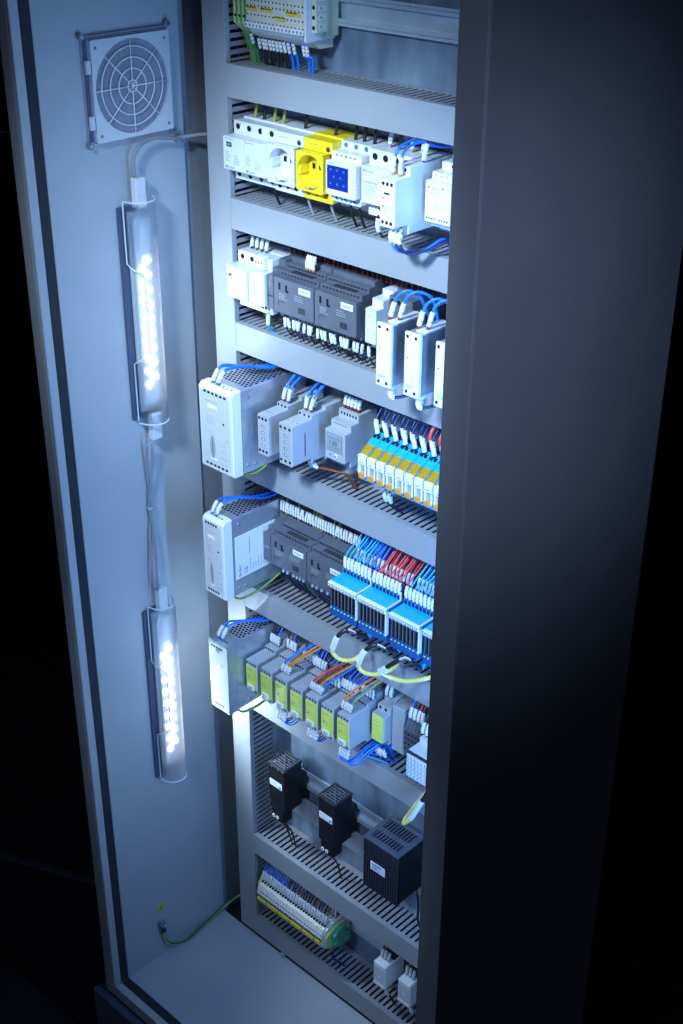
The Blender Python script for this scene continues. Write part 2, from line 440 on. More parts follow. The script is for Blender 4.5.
for i, x in enumerate((50, 57.5, 65)):
    t = thing('earth_terminal', 'green and yellow earth terminal at the left end of the top row, ' + nth(i), 'earth terminal', (x, 52, z1), 'earth terminals')
    m = MB(); m.prism([(6, z1-14), (6, z1+24), (30, z1+38), (52, z1+38), (52, z1-30), (26, z1-30)], x, x+3.4, 'gy', .4); m.part('body', t, 'yellow green half')
    m = MB(); m.prism([(7, z1-14), (7, z1+24), (30, z1+38), (52, z1+38), (52, z1-30), (26, z1-30)], x+3.5, x+6.8, 'green_end', .4); m.hole(x+3.5, 6, z1-6, 1.6); m.part('body', t, 'green half')
t = thing('end_clamp', 'pale grey end clamp closing the topmost terminal row', 'end clamp', (172, 52, z1))
m = MB(); m.box(171.9, 175, 3, 52, z1-24, z1+38, 'plastic', 1.0); m.part('body', t)
t = thing('distribution_block', 'cream coloured block of screw holes at the right end of the top row', 'terminal', (175, 52, z1))
m = MB(); m.box(175.3, 183, 12, 32, z1-14, z1+40, 'cream', .8); m.box(175.3, 180, 32, 52, z1-20, z1+36, 'cream', .5)
for k in range(4): m.hole(179, 12, z1-8+k*11, 2.3)
for k in range(5): m.box(182.8, 183.3, 16, 28, z1-10+k*10, z1-4+k*10, 'plastic', .1); m.box(183.2, 183.5, 18, 21, z1-8+k*10, z1-6+k*10, 'print', 0)
m.part('body', t)
spec = [(57, 'gy'), (62, 'gy'), (68, 'wire_green')] + [(x, 'wire_black') for x in (78, 84, 90, 96, 102, 108, 114, 120)] + [(x, 'wire_blue') for x in (128, 136, 153, 159)]
for i, (x, c) in enumerate(spec):
    top = (x-4, 24, z1-30) if i > 2 else (x-6, 22, z1-26)
    pts = [top, (x-2+random.uniform(-1, 1), 26, z1-44), (x+random.uniform(-2, 2), 28, 858), (x+1, 31, 832)]
    wire({'gy': 'green and yellow', 'wire_green': 'green', 'wire_black': 'black', 'wire_blue': 'bright blue'}[c] + ' wire hanging from the topmost terminals into the duct, ' + nth(i), 'wires below the top terminals', pts, 'gy' if c == 'gy' else c, sl=None if i < 2 else (2, 14), r=1.7, stripe='wire_green' if c == 'gy' else None)

# ---- row 2
zc = 740
t = thing('surge_protector', 'white four-pole surge protector at the left of the socket row', 'surge protector', (45, 52, zc))
m = MB(); m.prism(prof(zc, [(5, 36), (22, 38)]), 45, 121.5, 'plastic', 1)
for k in range(4): m.hole(53.5+k*20, 5, zc+29, 3.6); m.hole(53.5+k*20, 5, zc-29.5, 3.3)
for x in (63.5, 102): m.box(x-5, x+5, 3.6, 6, zc+23, zc+33, 'white', .5); m.slot(x-4.5, 3.8, zc+32, 1.2, 2.5, 'print')
m.part('body', t)
for k, (a, b) in enumerate(((46, 83), (83.6, 121))):
    m = MB(); m.box(a, b, -15, 6, zc-21, zc+20, 'plastic', 1.4)
    if k == 0: m.slot(a+12, -15, zc+11, 9, 5.5, 'hole', .4); m.slot(a+12, -15.4, zc+11, 6, 2.5, 'lcd_grey', .2)
    m.lines(a+4, a+30, -15, zc+18.5, 1, h=1.0); m.lines(a+5, a+14, -15, zc+2, 6, 2.2); m.lines(a+20, a+30, -15, zc-1, 6, 2.2)
    m.cyl((a+6, -15.3, zc-17), (a+6, -14, zc-17), 1.7, 'print'); m.text('finder', a+8.5, -15, zc-18.5, 5.5)
    m.part('plug_module', t)
m = MB(); m.box(46, 62, 6, 52, zc-36.5, zc-23, 'plastic', .4); m.part('base', t)

def socket(x0, x1, colr, dark, label):
    t = thing('power_socket', label, 'power socket', (x0, 52, zc))
    m = MB(); m.prism([(20, zc+38), (20, zc+36), (1, zc+36), (1, zc+22.6), (9, zc+22.6), (9, zc-24.6), (1, zc-24.6), (1, zc-36), (20, zc-36), (20, zc-38), (52, zc-38), (52, zc+38)], x0, x1, colr, .6)
    m.hole(x1-7, 1, zc+27.5, 3.6, dark); m.hole(x1-7, .7, zc+27, 2.2, 'hole')
    for k in range(4): m.slot(x0+10+k*4, 1, zc+30, 1.6, 1.2, 'print')
    for k in range(3): m.hole(x0+8+k*14, 1, zc-29, 3.3 if k == 0 else 2.4, dark if colr == 'yellow' else 'hole'); m.slot(x0+15+k*12, 1, zc-26, 3, 2)
    m.part('body', t)
    # front block with a real round well
    fx0, fx1, fz0, fz1, fy = x0-2, x1-5, zc-24, zc+22, -10
    cx, cz, R = (fx0+fx1)/2, zc-1, 20.5
    m = MB(); N = 48; ring = []; outer = []
    for i in range(N):
        a = 2*math.pi*i/N; dx, dz = math.cos(a), math.sin(a)
        ring.append(Vector((cx+dx*R, fy, cz+dz*R)))
        s_ = min((fx1-cx)/abs(dx) if abs(dx) > 1e-6 else 1e9, ((fz1-cz) if dz > 0 else (cz-fz0))/abs(dz) if abs(dz) > 1e-6 else 1e9)
        outer.append(Vector((cx+dx*s_, fy, cz+dz*s_)))
    bi = len(m.v); m.v += outer; m.v += ring; m.v += [Vector((p.x, fy+18, p.z)) for p in ring]; m.v += [Vector((cx+(p.x-cx)*.985, fy+18, cz+(p.z-cz)*.985)) for p in ring]
    ctr = Vector((cx, fy+100, cz))
    for i in range(N):
        j = (i+1) % N
        m.face([bi+i, bi+j, bi+N+j, bi+N+i], colr, ctr)
        m.face([bi+N+i, bi+N+j, bi+2*N+j, bi+2*N+i][::-1], colr)
    m.face([bi+2*N+i for i in range(N)], colr, ctr)
    m.box(fx0, fx0+.8, fy+.05, 2, fz0, fz1, colr, .1); m.box(fx1-.8, fx1, fy+.05, 2, fz0, fz1, colr, .1)
    m.box(fx0, fx1, fy+.05, 2, fz1-.8, fz1, colr, .1); m.box(fx0, fx1, fy+.05, 2, fz0, fz0+.8, colr, .1)
    # keyed ribs left and right, earth clips top and bottom
    for sx in (-1, 1): m.box(cx+sx*(R-3), cx+sx*(R+.6), fy+3, fy+18, cz-5, cz+5, colr, .5)
    fr = m.part('socket_face', t)
    for hx in (-12, -1): MB().box(cx+hx, cx+hx+4.5, fy+17.2, fy+18.2, cz, cz+6.5, 'hole', 0).part('contact_hole', fr)
    for sz in (-1, 1): MB().box(cx-4, cx+4, fy+2, fy+15, cz+sz*(R-.2), cz+sz*(R-2), 'screw', .3).part('earth_clip', fr)
    m = MB(); m.tube(smooth([(cx-9, fy-.1, fz0+5.5), (cx-3, fy-.1, fz0+3), (cx+3, fy-.1, fz0+5.5), (cx+9, fy-.1, fz0+4)], 4), .5, 'print', 5); m.part('embossed_mark', fr)
    return t
socket(122.5, 171.5, 'plastic', 'print', 'white round power socket on the rail between surge protector and yellow socket')
socket(172.2, 219.5, 'yellow', 'yellow_dark', 'bright yellow round power socket on the rail')

t = thing('energy_meter', 'white energy meter with a glowing blue display right of the yellow socket', 'energy meter', (220, 52, zc))
m = MB(); m.prism(prof(zc, [(-12, 19.5), (-2, 29), (14, 38)]), 220.3, 268, 'plastic', 1.1)
for k in range(5): m.slot(230+k*7, -2, zc+25, 3, 1.5); m.box(228+k*7.5, 232+k*7.5, -2.3, 0, zc-27, zc-25, 'wire_blue', 0)
for k in range(3): m.hole(229+k*16, 14, zc+33.5, 3.0, 'wire_blue'); m.hole(229+k*14, -2, zc-24.5, 1.6)
m.lines(224, 240, -12, zc+18, 1, h=.9); m.slot(230, -12, zc-15.5, 10, 4, 'label'); m.lines(226, 234, -12.2, zc-14.3, 1, h=1.6)
for k in range(6): m.slot(264, -12, zc+9-k*4, 2, .9, 'print')
m.part('body', t)
m = MB(); m.box(223.5, 257, -12.6, -11, zc-12.5, zc+15, 'lcd', .3)
for r_ in range(3):
    for k in range(5): m.box(228+k*5.2, 231+k*5.2, -12.75, -12.4, zc+9-r_*8, zc+11.5-r_*8, ('wire_blue', 'wire_navy')[(k+r_) % 2], 0)
m.part('display', t)

t = thing('monitoring_relay', 'wide white relay with four large round screw holes right of the blue display meter', 'relay', (270, 52, zc))
m = MB(); m.prism(prof(zc, [(-5, 21), (8, 38)]), 270.5, 335, 'plastic', 1.1)
for k in range(3): m.hole(280+k*16, 8, zc+30, 4.0)
m.hole(327, 8, zc+30, 4.2); m.hole(309, 8, zc+31, 2.2); m.hole(310, 8, zc+24, 2.2)
m.hole(292, 8, zc-29, 4.2); m.hole(318, 8, zc-29, 4.2)
m.cyl((275, -5.3, zc+16), (275, -4.5, zc+16), 1.6, 'print'); m.text('finder', 277.5, -5, zc+14.3, 5.5)
m.lines(274, 296, -5, zc+4, 1, h=1.4, fill=1.2); m.lines(274, 296, -5, zc-.5, 5, 2.4)
m.part('body', t)

t = thing('voltage_monitor', 'tall deep white relay standing forward with blue wires looping over its top', 'relay', (337, 52, zc))
m = MB(); m.prism([(-46, zc-26.5), (-46, zc+26.5), (-22, zc+27.5), (-22, zc+37), (52, zc+38), (52, zc-38), (-22, zc-38), (-22, zc-27.5)], 337, 358, 'white', 1)
for k in range(3): m.hole(341.5+k*6, -46, zc+21, 2.1); m.hole(341.5+k*6, -46, zc-21.5, 2.1)
m.hole(345, -22, zc+33, 2); m.hole(352, -22, zc+33, 2)
m.slot(347, -46, zc+10.5, 8, 2.2); m.slot(341.5, -46, zc+5, 2, 1.8); m.slot(341.5, -46, zc-4, 2, 1.8)
m.lines(344, 355, -46, zc+1, 3, 2.4); m.lines(342, 355, -46, zc-7, 1, h=1.2); m.text('finder', 343, -46, zc-15.5, 4.2)
m.part('body', t)
t = thing('phase_relay', 'white relay with a row of small slots at its foot, rightmost beside the cabinet edge', 'relay', (368, 52, zc))
m = MB(); m.prism(prof(zc, [(-7, 22.5), (4, 30), (20, 38)]), 368, 404, 'white', 1)
m.cyl((373, -7.3, zc+15.5), (373, -6.5, zc+15.5), 1.6, 'print'); m.text('finder', 375.5, -7, zc+14, 4.6); m.slot(393, -7, zc+16.5, 2, 2, 'hole')
m.lines(374, 396, -7, zc+10, 1); m.lines(380, 388, -7, zc-1, 4, 1.8)
for k in range(8): m.slot(371.5+k*3.6 + (4 if k > 3 else 0), -7, zc-18.5, 1.9, 1.9)
for k in range(4): m.slot(374+k*8, 4, zc+26.5, 3.5, 1.2, 'print'); m.hole(384+k*6, 20, zc+34.5, 2)
m.part('body', t)
for i, (x, c) in enumerate(((341, 'wire_blue'), (351, 'wire_blue'))):
    wire('blue wire arching over the deep white relay, ' + nth(i), 'blue wires over the deep white relay', [(x, -30, zc+27), (x, -28, zc+44), (x+1, -20, zc+56), (x+5, 0, zc+60), (x+10, 22, zc+52), (x+12, 40, zc+50)], c, sl=(3, 20), ferr='orange', sr=2.4, r=1.6)
for i, (x, y) in enumerate(((357, 2), (340, 20))):
    wire('dark wire with white sleeve rising behind the deep white relay, ' + nth(i), 'dark wires behind the deep white relay', [(x, y, zc+38), (x+1, y+2, zc+52), (x+2, y+8, zc+75)], 'wire_navy', sl=(2, 20), sr=3.0, r=1.8)
# lower wires of the white relay
for i, x in enumerate((343, 349, 355)):
    wire('dark blue wire looping below the deep white relay, ' + nth(i), 'dark blue wires below the deep white relay', [(x, -30, zc-28), (x+2, -36, zc-42), (x+12, -34, zc-54), (x+30, -14, zc-56+i*3), (x+42, 6, zc-44), (x+38, 24, zc-58), (x+34, 30, zc-80)], 'wire_navy' if i else 'wire_blue', sl=(2, 20), sr=2.6, r=1.7)
wire('black wire with white sleeve hanging below the four-hole relay', 'single lower wires of the socket row', [(292, 2, zc-34), (292, 2, zc-50), (293, 12, zc-64), (294, 26, zc-74)], 'wire_black', sl=(4, 20), sr=3)
for i, (x, c) in enumerate(((107, 'wire_black'), (166, 'wire_grey'), (205, 'wire_grey'), (238, 'wire_black'), (252, 'wire_black'))):
    wire({'wire_black': 'black', 'wire_grey': 'grey', 'wire_yellow': 'yellow'}[c] + ' wire below the socket row running into the duct, ' + nth(i), 'wires below the socket row', [(x, 14, zc-36), (x, 16, zc-48), (x+1, 28, zc-72)], c, sl=None, r=1.7)
for i, (x, c) in enumerate(((62, 'wire_yellow'), (78, 'wire_black'), (96, 'wire_yellow'), (112, 'wire_yellow'), (150, 'wire_black'), (200, 'wire_black'), (232, 'wire_black'), (246, 'wire_black'), (262, 'wire_black'), (285, 'wire_grey'), (300, 'wire_black'), (318, 'wire_grey'), (380, 'wire_navy'), (392, 'wire_navy'))):
    wire({'wire_black': 'black', 'wire_grey': 'grey', 'wire_yellow': 'yellow', 'wire_navy': 'navy'}[c] + ' wire above the socket row rising into the duct, ' + nth(i), 'wires above the socket row', [(x, 26, zc+36), (x+1, 28, zc+50), (x+2, 30, zc+74)], c, sl=(6, 20) if c in ('wire_navy', 'wire_grey') else None, r=2.1, sr=2.8)

# ---- row 3
zc = 574
t = thing('surge_protector', 'white three-module surge protector left of the charcoal controllers', 'surge protector', (44, 52, zc))
m = MB(); m.prism(prof(zc, [(4, 37), (24, 38)]), 46, 110, 'plastic', 1)
for k in range(2): m.hole(55+k*18, 4, zc+30, 3.4)
m.box(61, 67, 3, 5, zc+27, zc+32, 'white', .5)
m.box(86, 104, -4, 6, zc+23, zc+40, 'white', .8)
for k in range(3): m.slot(89+k*5.5, -4, zc+32, 2.2, 2.6); m.slot(91+k*6, 4, zc-30, 3, 4)
m.part('body', t)
for k, (a, b) in enumerate(((44, 62.5), (63, 81.5))):
    m = MB(); m.box(a, b, -15, 6, zc-22, zc+21, 'plastic', 1.2); m.lines(a+3, b-3, -15, zc+16, 1, h=1)
    if k == 0: m.slot(a+7, -15, zc+9, 6, 3)
    m.lines(a+3, b-4, -15, zc-2, 6, 2.4); m.part('plug_module', t)
m = MB(); m.box(82, 111, -12, 6, zc-22, zc+22, 'plastic', 1.2); m.box(89, 98, -12.6, -11, zc-14, zc+14, 'white', .5); m.slot(93, -12.8, zc+1, 3.5, 20, 'plastic_grey'); m.part('meter_module', t)
def controller(x0, w, z, lab, logo=True):
    t = thing('controller', lab, 'controller', (x0, 52, z), 'charcoal controllers')
    m = MB(); m.prism(prof(z, [(-8, 22.5), (2, 29), (14, 35), (24, 41)]), x0+.3, x0+w-.3, 'plc', .9)
    m.slot(x0+11, -8, z+12, 3.4, 9); m.slot(x0+23, -8, z+11, 3.4, 9); m.slot(x0+25, -8, z+7.5, 4, 3)
    m.box(x0+8, x0+9, -8.2, -7, z-14, z-8, 'plc_dark', 0); m.box(x0+8, x0+20, -8.2, -7, z-9, z-8, 'plc_dark', 0)
    m.box(x0+44, x0+56, -8.3, -7, z-16, z-8, 'plc_dark', .1)
    for k in range(11): m.box(x0+5+k*5.8, x0+8.5+k*5.8, 1.6, 3, z+24, z+27, 'plc_dark', 0); m.box(x0+4+k*6, x0+8.6+k*6, 13.6, 15, z+30.5, z+33.4, 'plc_dark', 0)
    m.box(x0+20, x0+58, 4, 12, z+29, z+29.6, 'plc_dark', 0)
    m.lines(x0+10, x0+28, -8, z+3, 4, 2.2, m='plastic_grey'); m.lines(x0+38, x0+60, -8, z+6, 3, 3, m='plastic_grey')
    m.part('body', t)
    m = MB(); m.box(x0+46, x0+66, -9, -7.5, z+10, z+18, 'label', .2); m.lines(x0+49, x0+63, -9.05, z+15, 1, h=1.6); m.part('name_label', t)
    return t
c1 = controller(124.5, 71, zc, 'charcoal controller left of its twin, beside the white surge protector')
dup(c1, (72.4, 0, 0), 'charcoal controller right of its twin, near the metal relays')
t = thing('expansion_module', 'narrow dark module between the white surge protector and the charcoal controllers', 'module', (112.5, 52, zc))
m = MB(); m.prism(prof(zc, [(-8, 22.5), (2, 29), (14, 38)]), 112.5, 124, 'plc', .8)
for k in range(3): m.slot(114.5+k*3.4, -8, zc-5, 2, 2)
m.lines(114, 122, -8, zc+14, 3, 3, m='plastic_grey'); m.part('body', t)
t = thing('contactor', 'dark two-hole auxiliary block behind the small white relay', 'contactor', (292, 52, zc))
m = MB(); m.prism(prof(zc, [(12, 36), (26, 41)]), 302, 338, 'plc', 1)
for k in range(2): m.hole(308+k*10, 12, zc+30, 3)
m.part('body', t)
t = thing('interface_relay', 'slim white relay between the charcoal controllers and the metal relays', 'relay', (284, 52, zc))
m = MB(); m.prism(prof(zc, [(-10, 21.5), (2, 31), (20, 38)]), 284, 301.5, 'plastic', .9); m.lines(287, 298, -10, zc+14, 2, 3)
m.box(286, 300, -10.8, -9, zc-10, zc-2, 'white', .4); m.lines(288, 297, -10.8, zc-4, 2, 2.4); m.part('body', t)
def metal_relay(x0, lab):
    t = thing('power_relay', lab, 'relay', (x0, 20, zc), 'tall metal relays')
    m = MB(); m.box(x0, x0+22, -68, -64, zc-38, zc+38, 'white', .8)
    for zz_ in (33, -32.5): m.hole(x0+4.5, -68, zc+zz_, 2); m.hole(x0+16.5, -68, zc+zz_, 2)
    m.slot(x0+5, -68, zc+8, 1.6, 1.6); m.lines(x0+4, x0+18, -68, zc-24, 2, 2, h=1.1, fill=1); m.part('front_plate', t)
    m = MB(); m.box(x0+.6, x0+22, -64, -8, zc-36.8, zc+36.8, 'galv_fine', .5); m.part('housing', t)
    MB().box(x0+8, x0+22, -58, -12, zc+37, zc+38.6, 'plastic', .3).part('terminal_cover', t); MB().box(x0+5, x0+20, -62, -40, zc-42, zc-37, 'white', .5).part('terminal_cover', t)
    m = MB(); m.box(x0+3, x0+19, -8, 52, zc-30, zc+30, 'black', 1); m.part('socket_base', t)
    return t
r1 = metal_relay(355, 'tall metal relay block, left of three by the cabinet edge')
dup(r1, (42, 0, 0), 'tall metal relay block, middle of three by the cabinet edge'); dup(r1, (86.5, 0, 0), 'tall metal relay block, half hidden behind the cabinet edge')
for j, xo in enumerate((0, 42, 86.5)):
    for i in range(2):
        x = 361+xo+i*10
        wire('thick blue wire arching off the %s metal relay, %s' % (('left', 'middle', 'half hidden')[j], nth(i)), 'thick blue wires above the metal relays', [(x, -52+i*5, zc+38), (x+3, -50+i*5, zc+55), (x+7, -46+i*5, zc+67), (x+16, -38+i*5, zc+72), (x+25, -28+i*5, zc+64), (x+28, -22+i*5, zc+48), (x+28, -12, zc+30)], 'wire_blue', sl=(4, 21), sr=3.0, r=1.9, ferr='ferrule')
    wire('dark wire curling below the %s metal relay' % ('left', 'middle', 'half hidden')[j], 'dark wires below the metal relays', [(358+xo+10, -55, zc-38), (372+xo, -58, zc-52), (384+xo, -40, zc-50), (388+xo, -14, zc-40), (386+xo, 18, zc-60)], 'wire_navy', sl=(2, 18), sr=3.4, r=2)
xs = [128, 134, 144, 150, 156, 166, 172, 178, 188, 194, 200, 210, 216, 228, 234, 240, 252, 258, 266, 276]
for i, x in enumerate(xs):
    j = random.uniform(-4.5, 2.5)
    wire('white sleeved control wire below the charcoal controllers, ' + nth(i), 'control wires below the charcoal controllers', [(x, 8, zc-31), (x+j*.5, 7, zc-40), (x+j, 9, zc-50), (x+j, 20, zc-66)], random.choice(['wire_navy', 'wire_black', 'wire_black']), sl=(4, 17), r=1.0, sr=2.1)
wire('green wire below the small surge protector', 'single lower wires of the controller row', [(88, 10, zc-36), (89, 12, zc-46), (90, 26, zc-68)], 'wire_green', sl=None, r=1.8)
wire('light blue wire with white sleeve below the small surge protector', 'single lower wires of the controller row', [(104, 2, zc-34), (105, 0, zc-50), (105, 8, zc-60), (106, 24, zc-72)], 'blue', sl=(2, 16), sr=2.6, r=1.5)
for i in range(30):
    x = 116+i*8.1+random.uniform(-1.5, 1.5)
    wire('white sleeved control wire above the charcoal controllers, ' + nth(i), 'control wires above the charcoal controllers', [(x, 34, zc+40), (x, 35, zc+46), (x+1, 36, zc+56), (x+1, 38, zc+72)], random.choice(['wire_navy', 'wire_black', 'wire_brown']), sl=(9, 22), r=1.3, sr=2.0, ferr='ferrule')
for i in range(3):
    x = 166+i*5.5
    wire('control wire with bright white sleeve standing forward above the left controller, ' + nth(i), 'forward wires above the left controller', [(x, 12, zc+35), (x, 11, zc+44), (x+1, 16, zc+58), (x+2, 28, zc+72)], 'wire_navy', sl=(3.5, 20), r=1.5, sr=2.5, ferr='orange')
for i in range(4):
    x = 58+i*9
    wire('wire with white sleeve above the small surge protector, ' + nth(i), 'wires above the small surge protector', [(x, 18, zc+38), (x, 20, zc+50), (x+1, 28, zc+70)], ('wire_black', 'wire_brown')[i % 2], sl=(3, 16), r=1.6, sr=2.5)

# ---- power supplies
def hexgrid(m, x0, x1, y0, y1, z, px=6.2, py=7.4, r=2.3):
    j = 0; y = y0+3
    while y < y1-2:
        x = x0+3+(px/2 if j % 2 else 0)
        while x < x1-2: m.cyl((x, y, z-.3), (x, y, z+.15), r, 'hole', 6, smooth=False); x += px
        y += py*.72; j += 1
def psu(x0, w, z, h, y, lab, wide=True, style=0):
    t = thing('power_supply', lab, 'power supply', (x0, 52, z))
    x1 = x0+w
    m = MB(); m.box(x0+.6, x1-.2, y+17, 52, z-h+1.6, z+h-1.2, 'galv_fine', .6)
    for dz, yy in ((h-13, y+30), (-h+12, y+27), (-h+10, y+40)): m.cyl((x1-.4, yy, z+dz), (x1+.5, yy, z+dz), 3.0, 'screw', 14); m.cyl((x1+.5, yy, z+dz), (x1+.6, yy, z+dz), 1.5, 'galv', 6)
    hexgrid(m, x0+3, x1-2, y+30, 48, z+h-1.2)
    m.part('housing', t)
    m = MB()
    if style < 2:
        m.prism([(y+2.5, z-h), (y, z-h+3), (y, z+h-5), (y+5, z+h), (y+17.3, z+h), (y+17.3, z-h)], x0, x1, 'white', 1.3)
        m.box(x0+4, x1-4, y-.3, y+1, z-h+9, z+h-9, 'plastic', .2)
    else: m.prism([(y, z-h), (y, z+h), (y+17.3, z+h), (y+17.3, z-h)], x0, x1, 'galv_fine', .5)
    n = 6 if wide else 5
    for k in range(n):
        xx = x0+w*.2+k*w*.12
        m.slot(xx, y-.2, z+h-9.5, w*.075, 3.2); m.slot(xx-1, y-.2, z-h+8.5, w*.075, 3)
        m.cyl((x0+w*.26+k*w*.12, y+9, z+h-.3), (x0+w*.26+k*w*.12, y+9, z+h+.1), 1.7, 'hole', 8)
    yy = y-.35
    if style < 2:
        m.lines(x0+w*.2, x0+w*.65, yy, z+h*.66, 1, h=1.6, m='plastic_grey'); m.box(x0+w*.27, x0+w*.55, yy-1.4, yy+.5, z+h*.46, z+h*.55, 'white', .6)
        m.lines(x0+w*.2, x0+w*.5, yy, z+h*.3, 5, 2.6, m='plastic_grey'); m.lines(x0+w*.22, x0+w*.45, yy, z-h*.04, 3, 2.6, m='plastic_grey')
        m.cyl((x0+w*.74, yy+.3, z+h*.22), (x0+w*.74, yy-.5, z+h*.22), 1.5, 'wire_navy'); m.cyl((x0+w*.84, yy+.3, z-h*.15), (x0+w*.84, yy-.3, z-h*.15), .9, 'print')
        # dark oval moulded mark
        for k in range(9):
            q = -1+2*(k+.5)/9; hw = w*.085*math.sqrt(1-q*q)
            m.box(x0+w*.38-hw, x0+w*.38+hw, yy-.15, yy+.3, z-h*.42+q*h*.27-h*.03, z-h*.42+q*h*.27+h*.03, 'plastic_grey', 0)
            m.box(x0+w*.38-hw*.15, x0+w*.38+hw*.15, yy-.3, yy, z-h*.42+q*h*.24-h*.03, z-h*.42+q*h*.24+h*.03, 'print', 0)
        m.box(x0+w*.3, x0+w*.5, yy-.6, yy+.3, z-h*.74, z-h*.70, 'white', .2)
        for k in range(4): m.lines(x0+w*.62, x0+w*.9, yy, z-h*.3-k*9, 1, h=.8, m='plastic_grey')
    else:
        m.box(x0+.8, x1-.8, y-.4, y+1, z-h+3, z+h-3, 'plastic', .3)
        m.cyl((x0+w*.42, y+.3, z+h*.72), (x0+w*.42, y-1.8, z+h*.72), 3.4, 'screw', 14); m.cyl((x0+w*.62, y+.3, z+h*.32), (x0+w*.62, y-1.0, z+h*.32), 2.0, 'screw', 12)
        m.lines(x0+w*.25, x0+w*.7, y-.4, z-h*.1, 3, 6, m='plastic_grey')
    m.part('front_panel', t)
    return t
psu(58, 64, 396, 61, -84, 'widest white power supply at the left of the orange relay row', True, 0)
t = psu(48, 43, 192, 63, -81, 'white power supply with a printed side label, left of the lower charcoal controllers', False, 1)
m = MB(); X = 91.0; m.box(X-.3, X+.35, -60, 20, 192-36, 192+32, 'label', .05)
R90 = math.pi/2
m.text('finder', X+.25, -50, 192-33, 8, 'wire_navy', 'side', R90); m.text('CE', X+.25, -38, 192-32, 9, 'wire_navy', 'side', R90)
for k in range(9):
    yy = -33+k*5.2
    for a, b in ((-30, random.uniform(-20, -4)),): m.box(X+.3, X+.45, yy, yy+.8, 192+a, 192+b, 'print', 0)
m.box(X+.3, X+.45, -34, -33, 192-2, 192+24, 'print', 0)
m.part('rating_label', t)
psu(48, 41, -10, 60, -81, 'metal faced power supply left of the lime green relays', False, 2)
for j, (x, z, y, names) in enumerate(((76, 457, -74, 'widest'), (58, 255, -71, 'side labelled'), (58, 50, -71, 'metal faced'))):
    for i in range(2):
        xx = x+i*(10 if j == 0 else 9)
        wire('bright blue wire arching off the top of the %s power supply, %s' % (names, nth(i)), 'blue wires on top of the power supplies', [(xx, y, z-2), (xx+1, y+4, z+10), (xx+3, y+16, z+19), (xx+10, y+42, z+14+i*2), (xx+20, y+76, z+7), (xx+28, y+112, z+12)], 'wire_blue', sl=(5, 21), sr=2.9, r=2.3 if j == 0 else 1.7, ferr='wire_blue')
for z in (192-63, -70):
    wire('green and yellow earth wire under the %s power supply' % ('side labelled' if z > 0 else 'metal faced'), 'earth wires under the power supplies', [(88, -66, z+3), (92, -56, z-5), (96, -34, z-4), (101, -8, z+4), (104, 14, z+14)], 'wire_green', sl=None, r=1.9, stripe='wire_yellow')
wire('green and yellow earth wire under the widest power supply', 'earth wires under the power supplies', [(118, -60, 334), (120, -46, 331), (122, -34, 334), (123, -26, 337)], 'wire_green', sl=None, r=1.9, stripe='wire_yellow')

# ---- row 4
zc = 396
def slim_relay(x0, w, lab, n5=5):
    t = thing('time_relay', lab, 'relay', (x0, 52, zc))
    m = MB(); m.prism(prof(zc, [(-51, 28.5), (-16, 33.5), (10, 38)]), x0, x0+w, 'plastic_grey', 1)
    for k in range(3): m.hole(x0+4+k*(w-8)/2, -51, zc+23.5, 2); m.hole(x0+4+k*(w-8)/2, -51, zc-23, 2); m.slot(x0+4+k*(w-8)/2, -16, zc+31.2, 2.8, 3.2); m.slot(x0+5+k*(w-8)/2, -38, zc+28.6, 2, .5)
    m.part('body', t)
    m = MB()
    for k in range(4): m.slot(x0+w*.52, -51.2, zc+13-k*9, 5.5, 4.2, 'print'); m.slot(x0+w*.52+.8, -51.5, zc+13-k*9, 2, 2.2, 'plastic')
    m.part('selector_dial', t)
    m = MB()
    for k in range(3): m.box(x0+w-.2, x0+w+.1, -28, -26.5+0, zc-20, zc+8+k*3, 'print', 0)
    m.part('side_print', t)
    return t
slim_relay(134, 20.5, 'slim grey relay beside the widest power supply with four small dials')
slim_relay(174, 24, 'slim grey relay left of the one with a square display')
for j, x0 in enumerate((137, 178)):
    for i in range(4):
        x = x0+i*4.6; y = (-2, -10)[i % 2]
        wire('bright blue wire with white sleeve above the %s slim grey relay, %s' % (('left', 'right')[j], nth(i)), 'blue wires above the slim grey relays', [(x, y, zc+36), (x+1, y, zc+44), (x+3, y+6, zc+58), (x+6, 24, zc+76)], 'wire_blue', sl=(3, 18), sr=2.8, r=1.7, ferr='ferrule')
t = thing('timer', 'grey digital timer with a square display and round button', 'timer', (216, 52, zc))
m = MB(); m.prism(prof(zc, [(-9, 20.5), (2, 30), (16, 40)]), 216, 251, 'plastic_grey', 1)
for k in range(6): m.slot(222+k*5, 16, zc+35.5, 2.3, 3.4)
m.lines(222, 244, 2, zc+27, 1, h=1.6); m.part('body', t)
m = MB(); m.box(219, 247, -9.5, -8.5, zc-9, zc+17, 'print', .3); m.box(220.5, 245.5, -9.8, -9.2, zc-7.5, zc+15.5, 'lcd_grey', .2)
for k in range(4): m.box(224+k*5, 227.3+k*5, -10, -9.6, zc+8, zc+13, 'print', 0); m.box(223+k*5, 227+k*5, -10, -9.6, zc-5, zc-1, 'print', 0)
m.text('1:20', 223.5, -9.8, zc+.6, 8.5, 'hole'); m.part('display', t)
m = MB(); m.cyl((236, -8.8, zc-14), (236, -11, zc-14), 3.2, 'plastic', 16); m.cyl((236, -11, zc-14), (236, -11.5, zc-14), 1.9, 'print', 12); m.cyl((226, -8.8, zc-14), (226, -10, zc-14), 1.4, 'print', 10); m.part('button', t)
for i in range(5):
    x = 222+i*6
    wire('white sleeved wire above the digital timer, ' + nth(i), 'wires above the digital timer', [(x, 22, zc+40), (x, 23, zc+50), (x+1, 27, zc+64), (x+1, 30, zc+78)], 'wire_navy', sl=(5, 18), sr=2.6, r=1.6, ferr='ferrule')
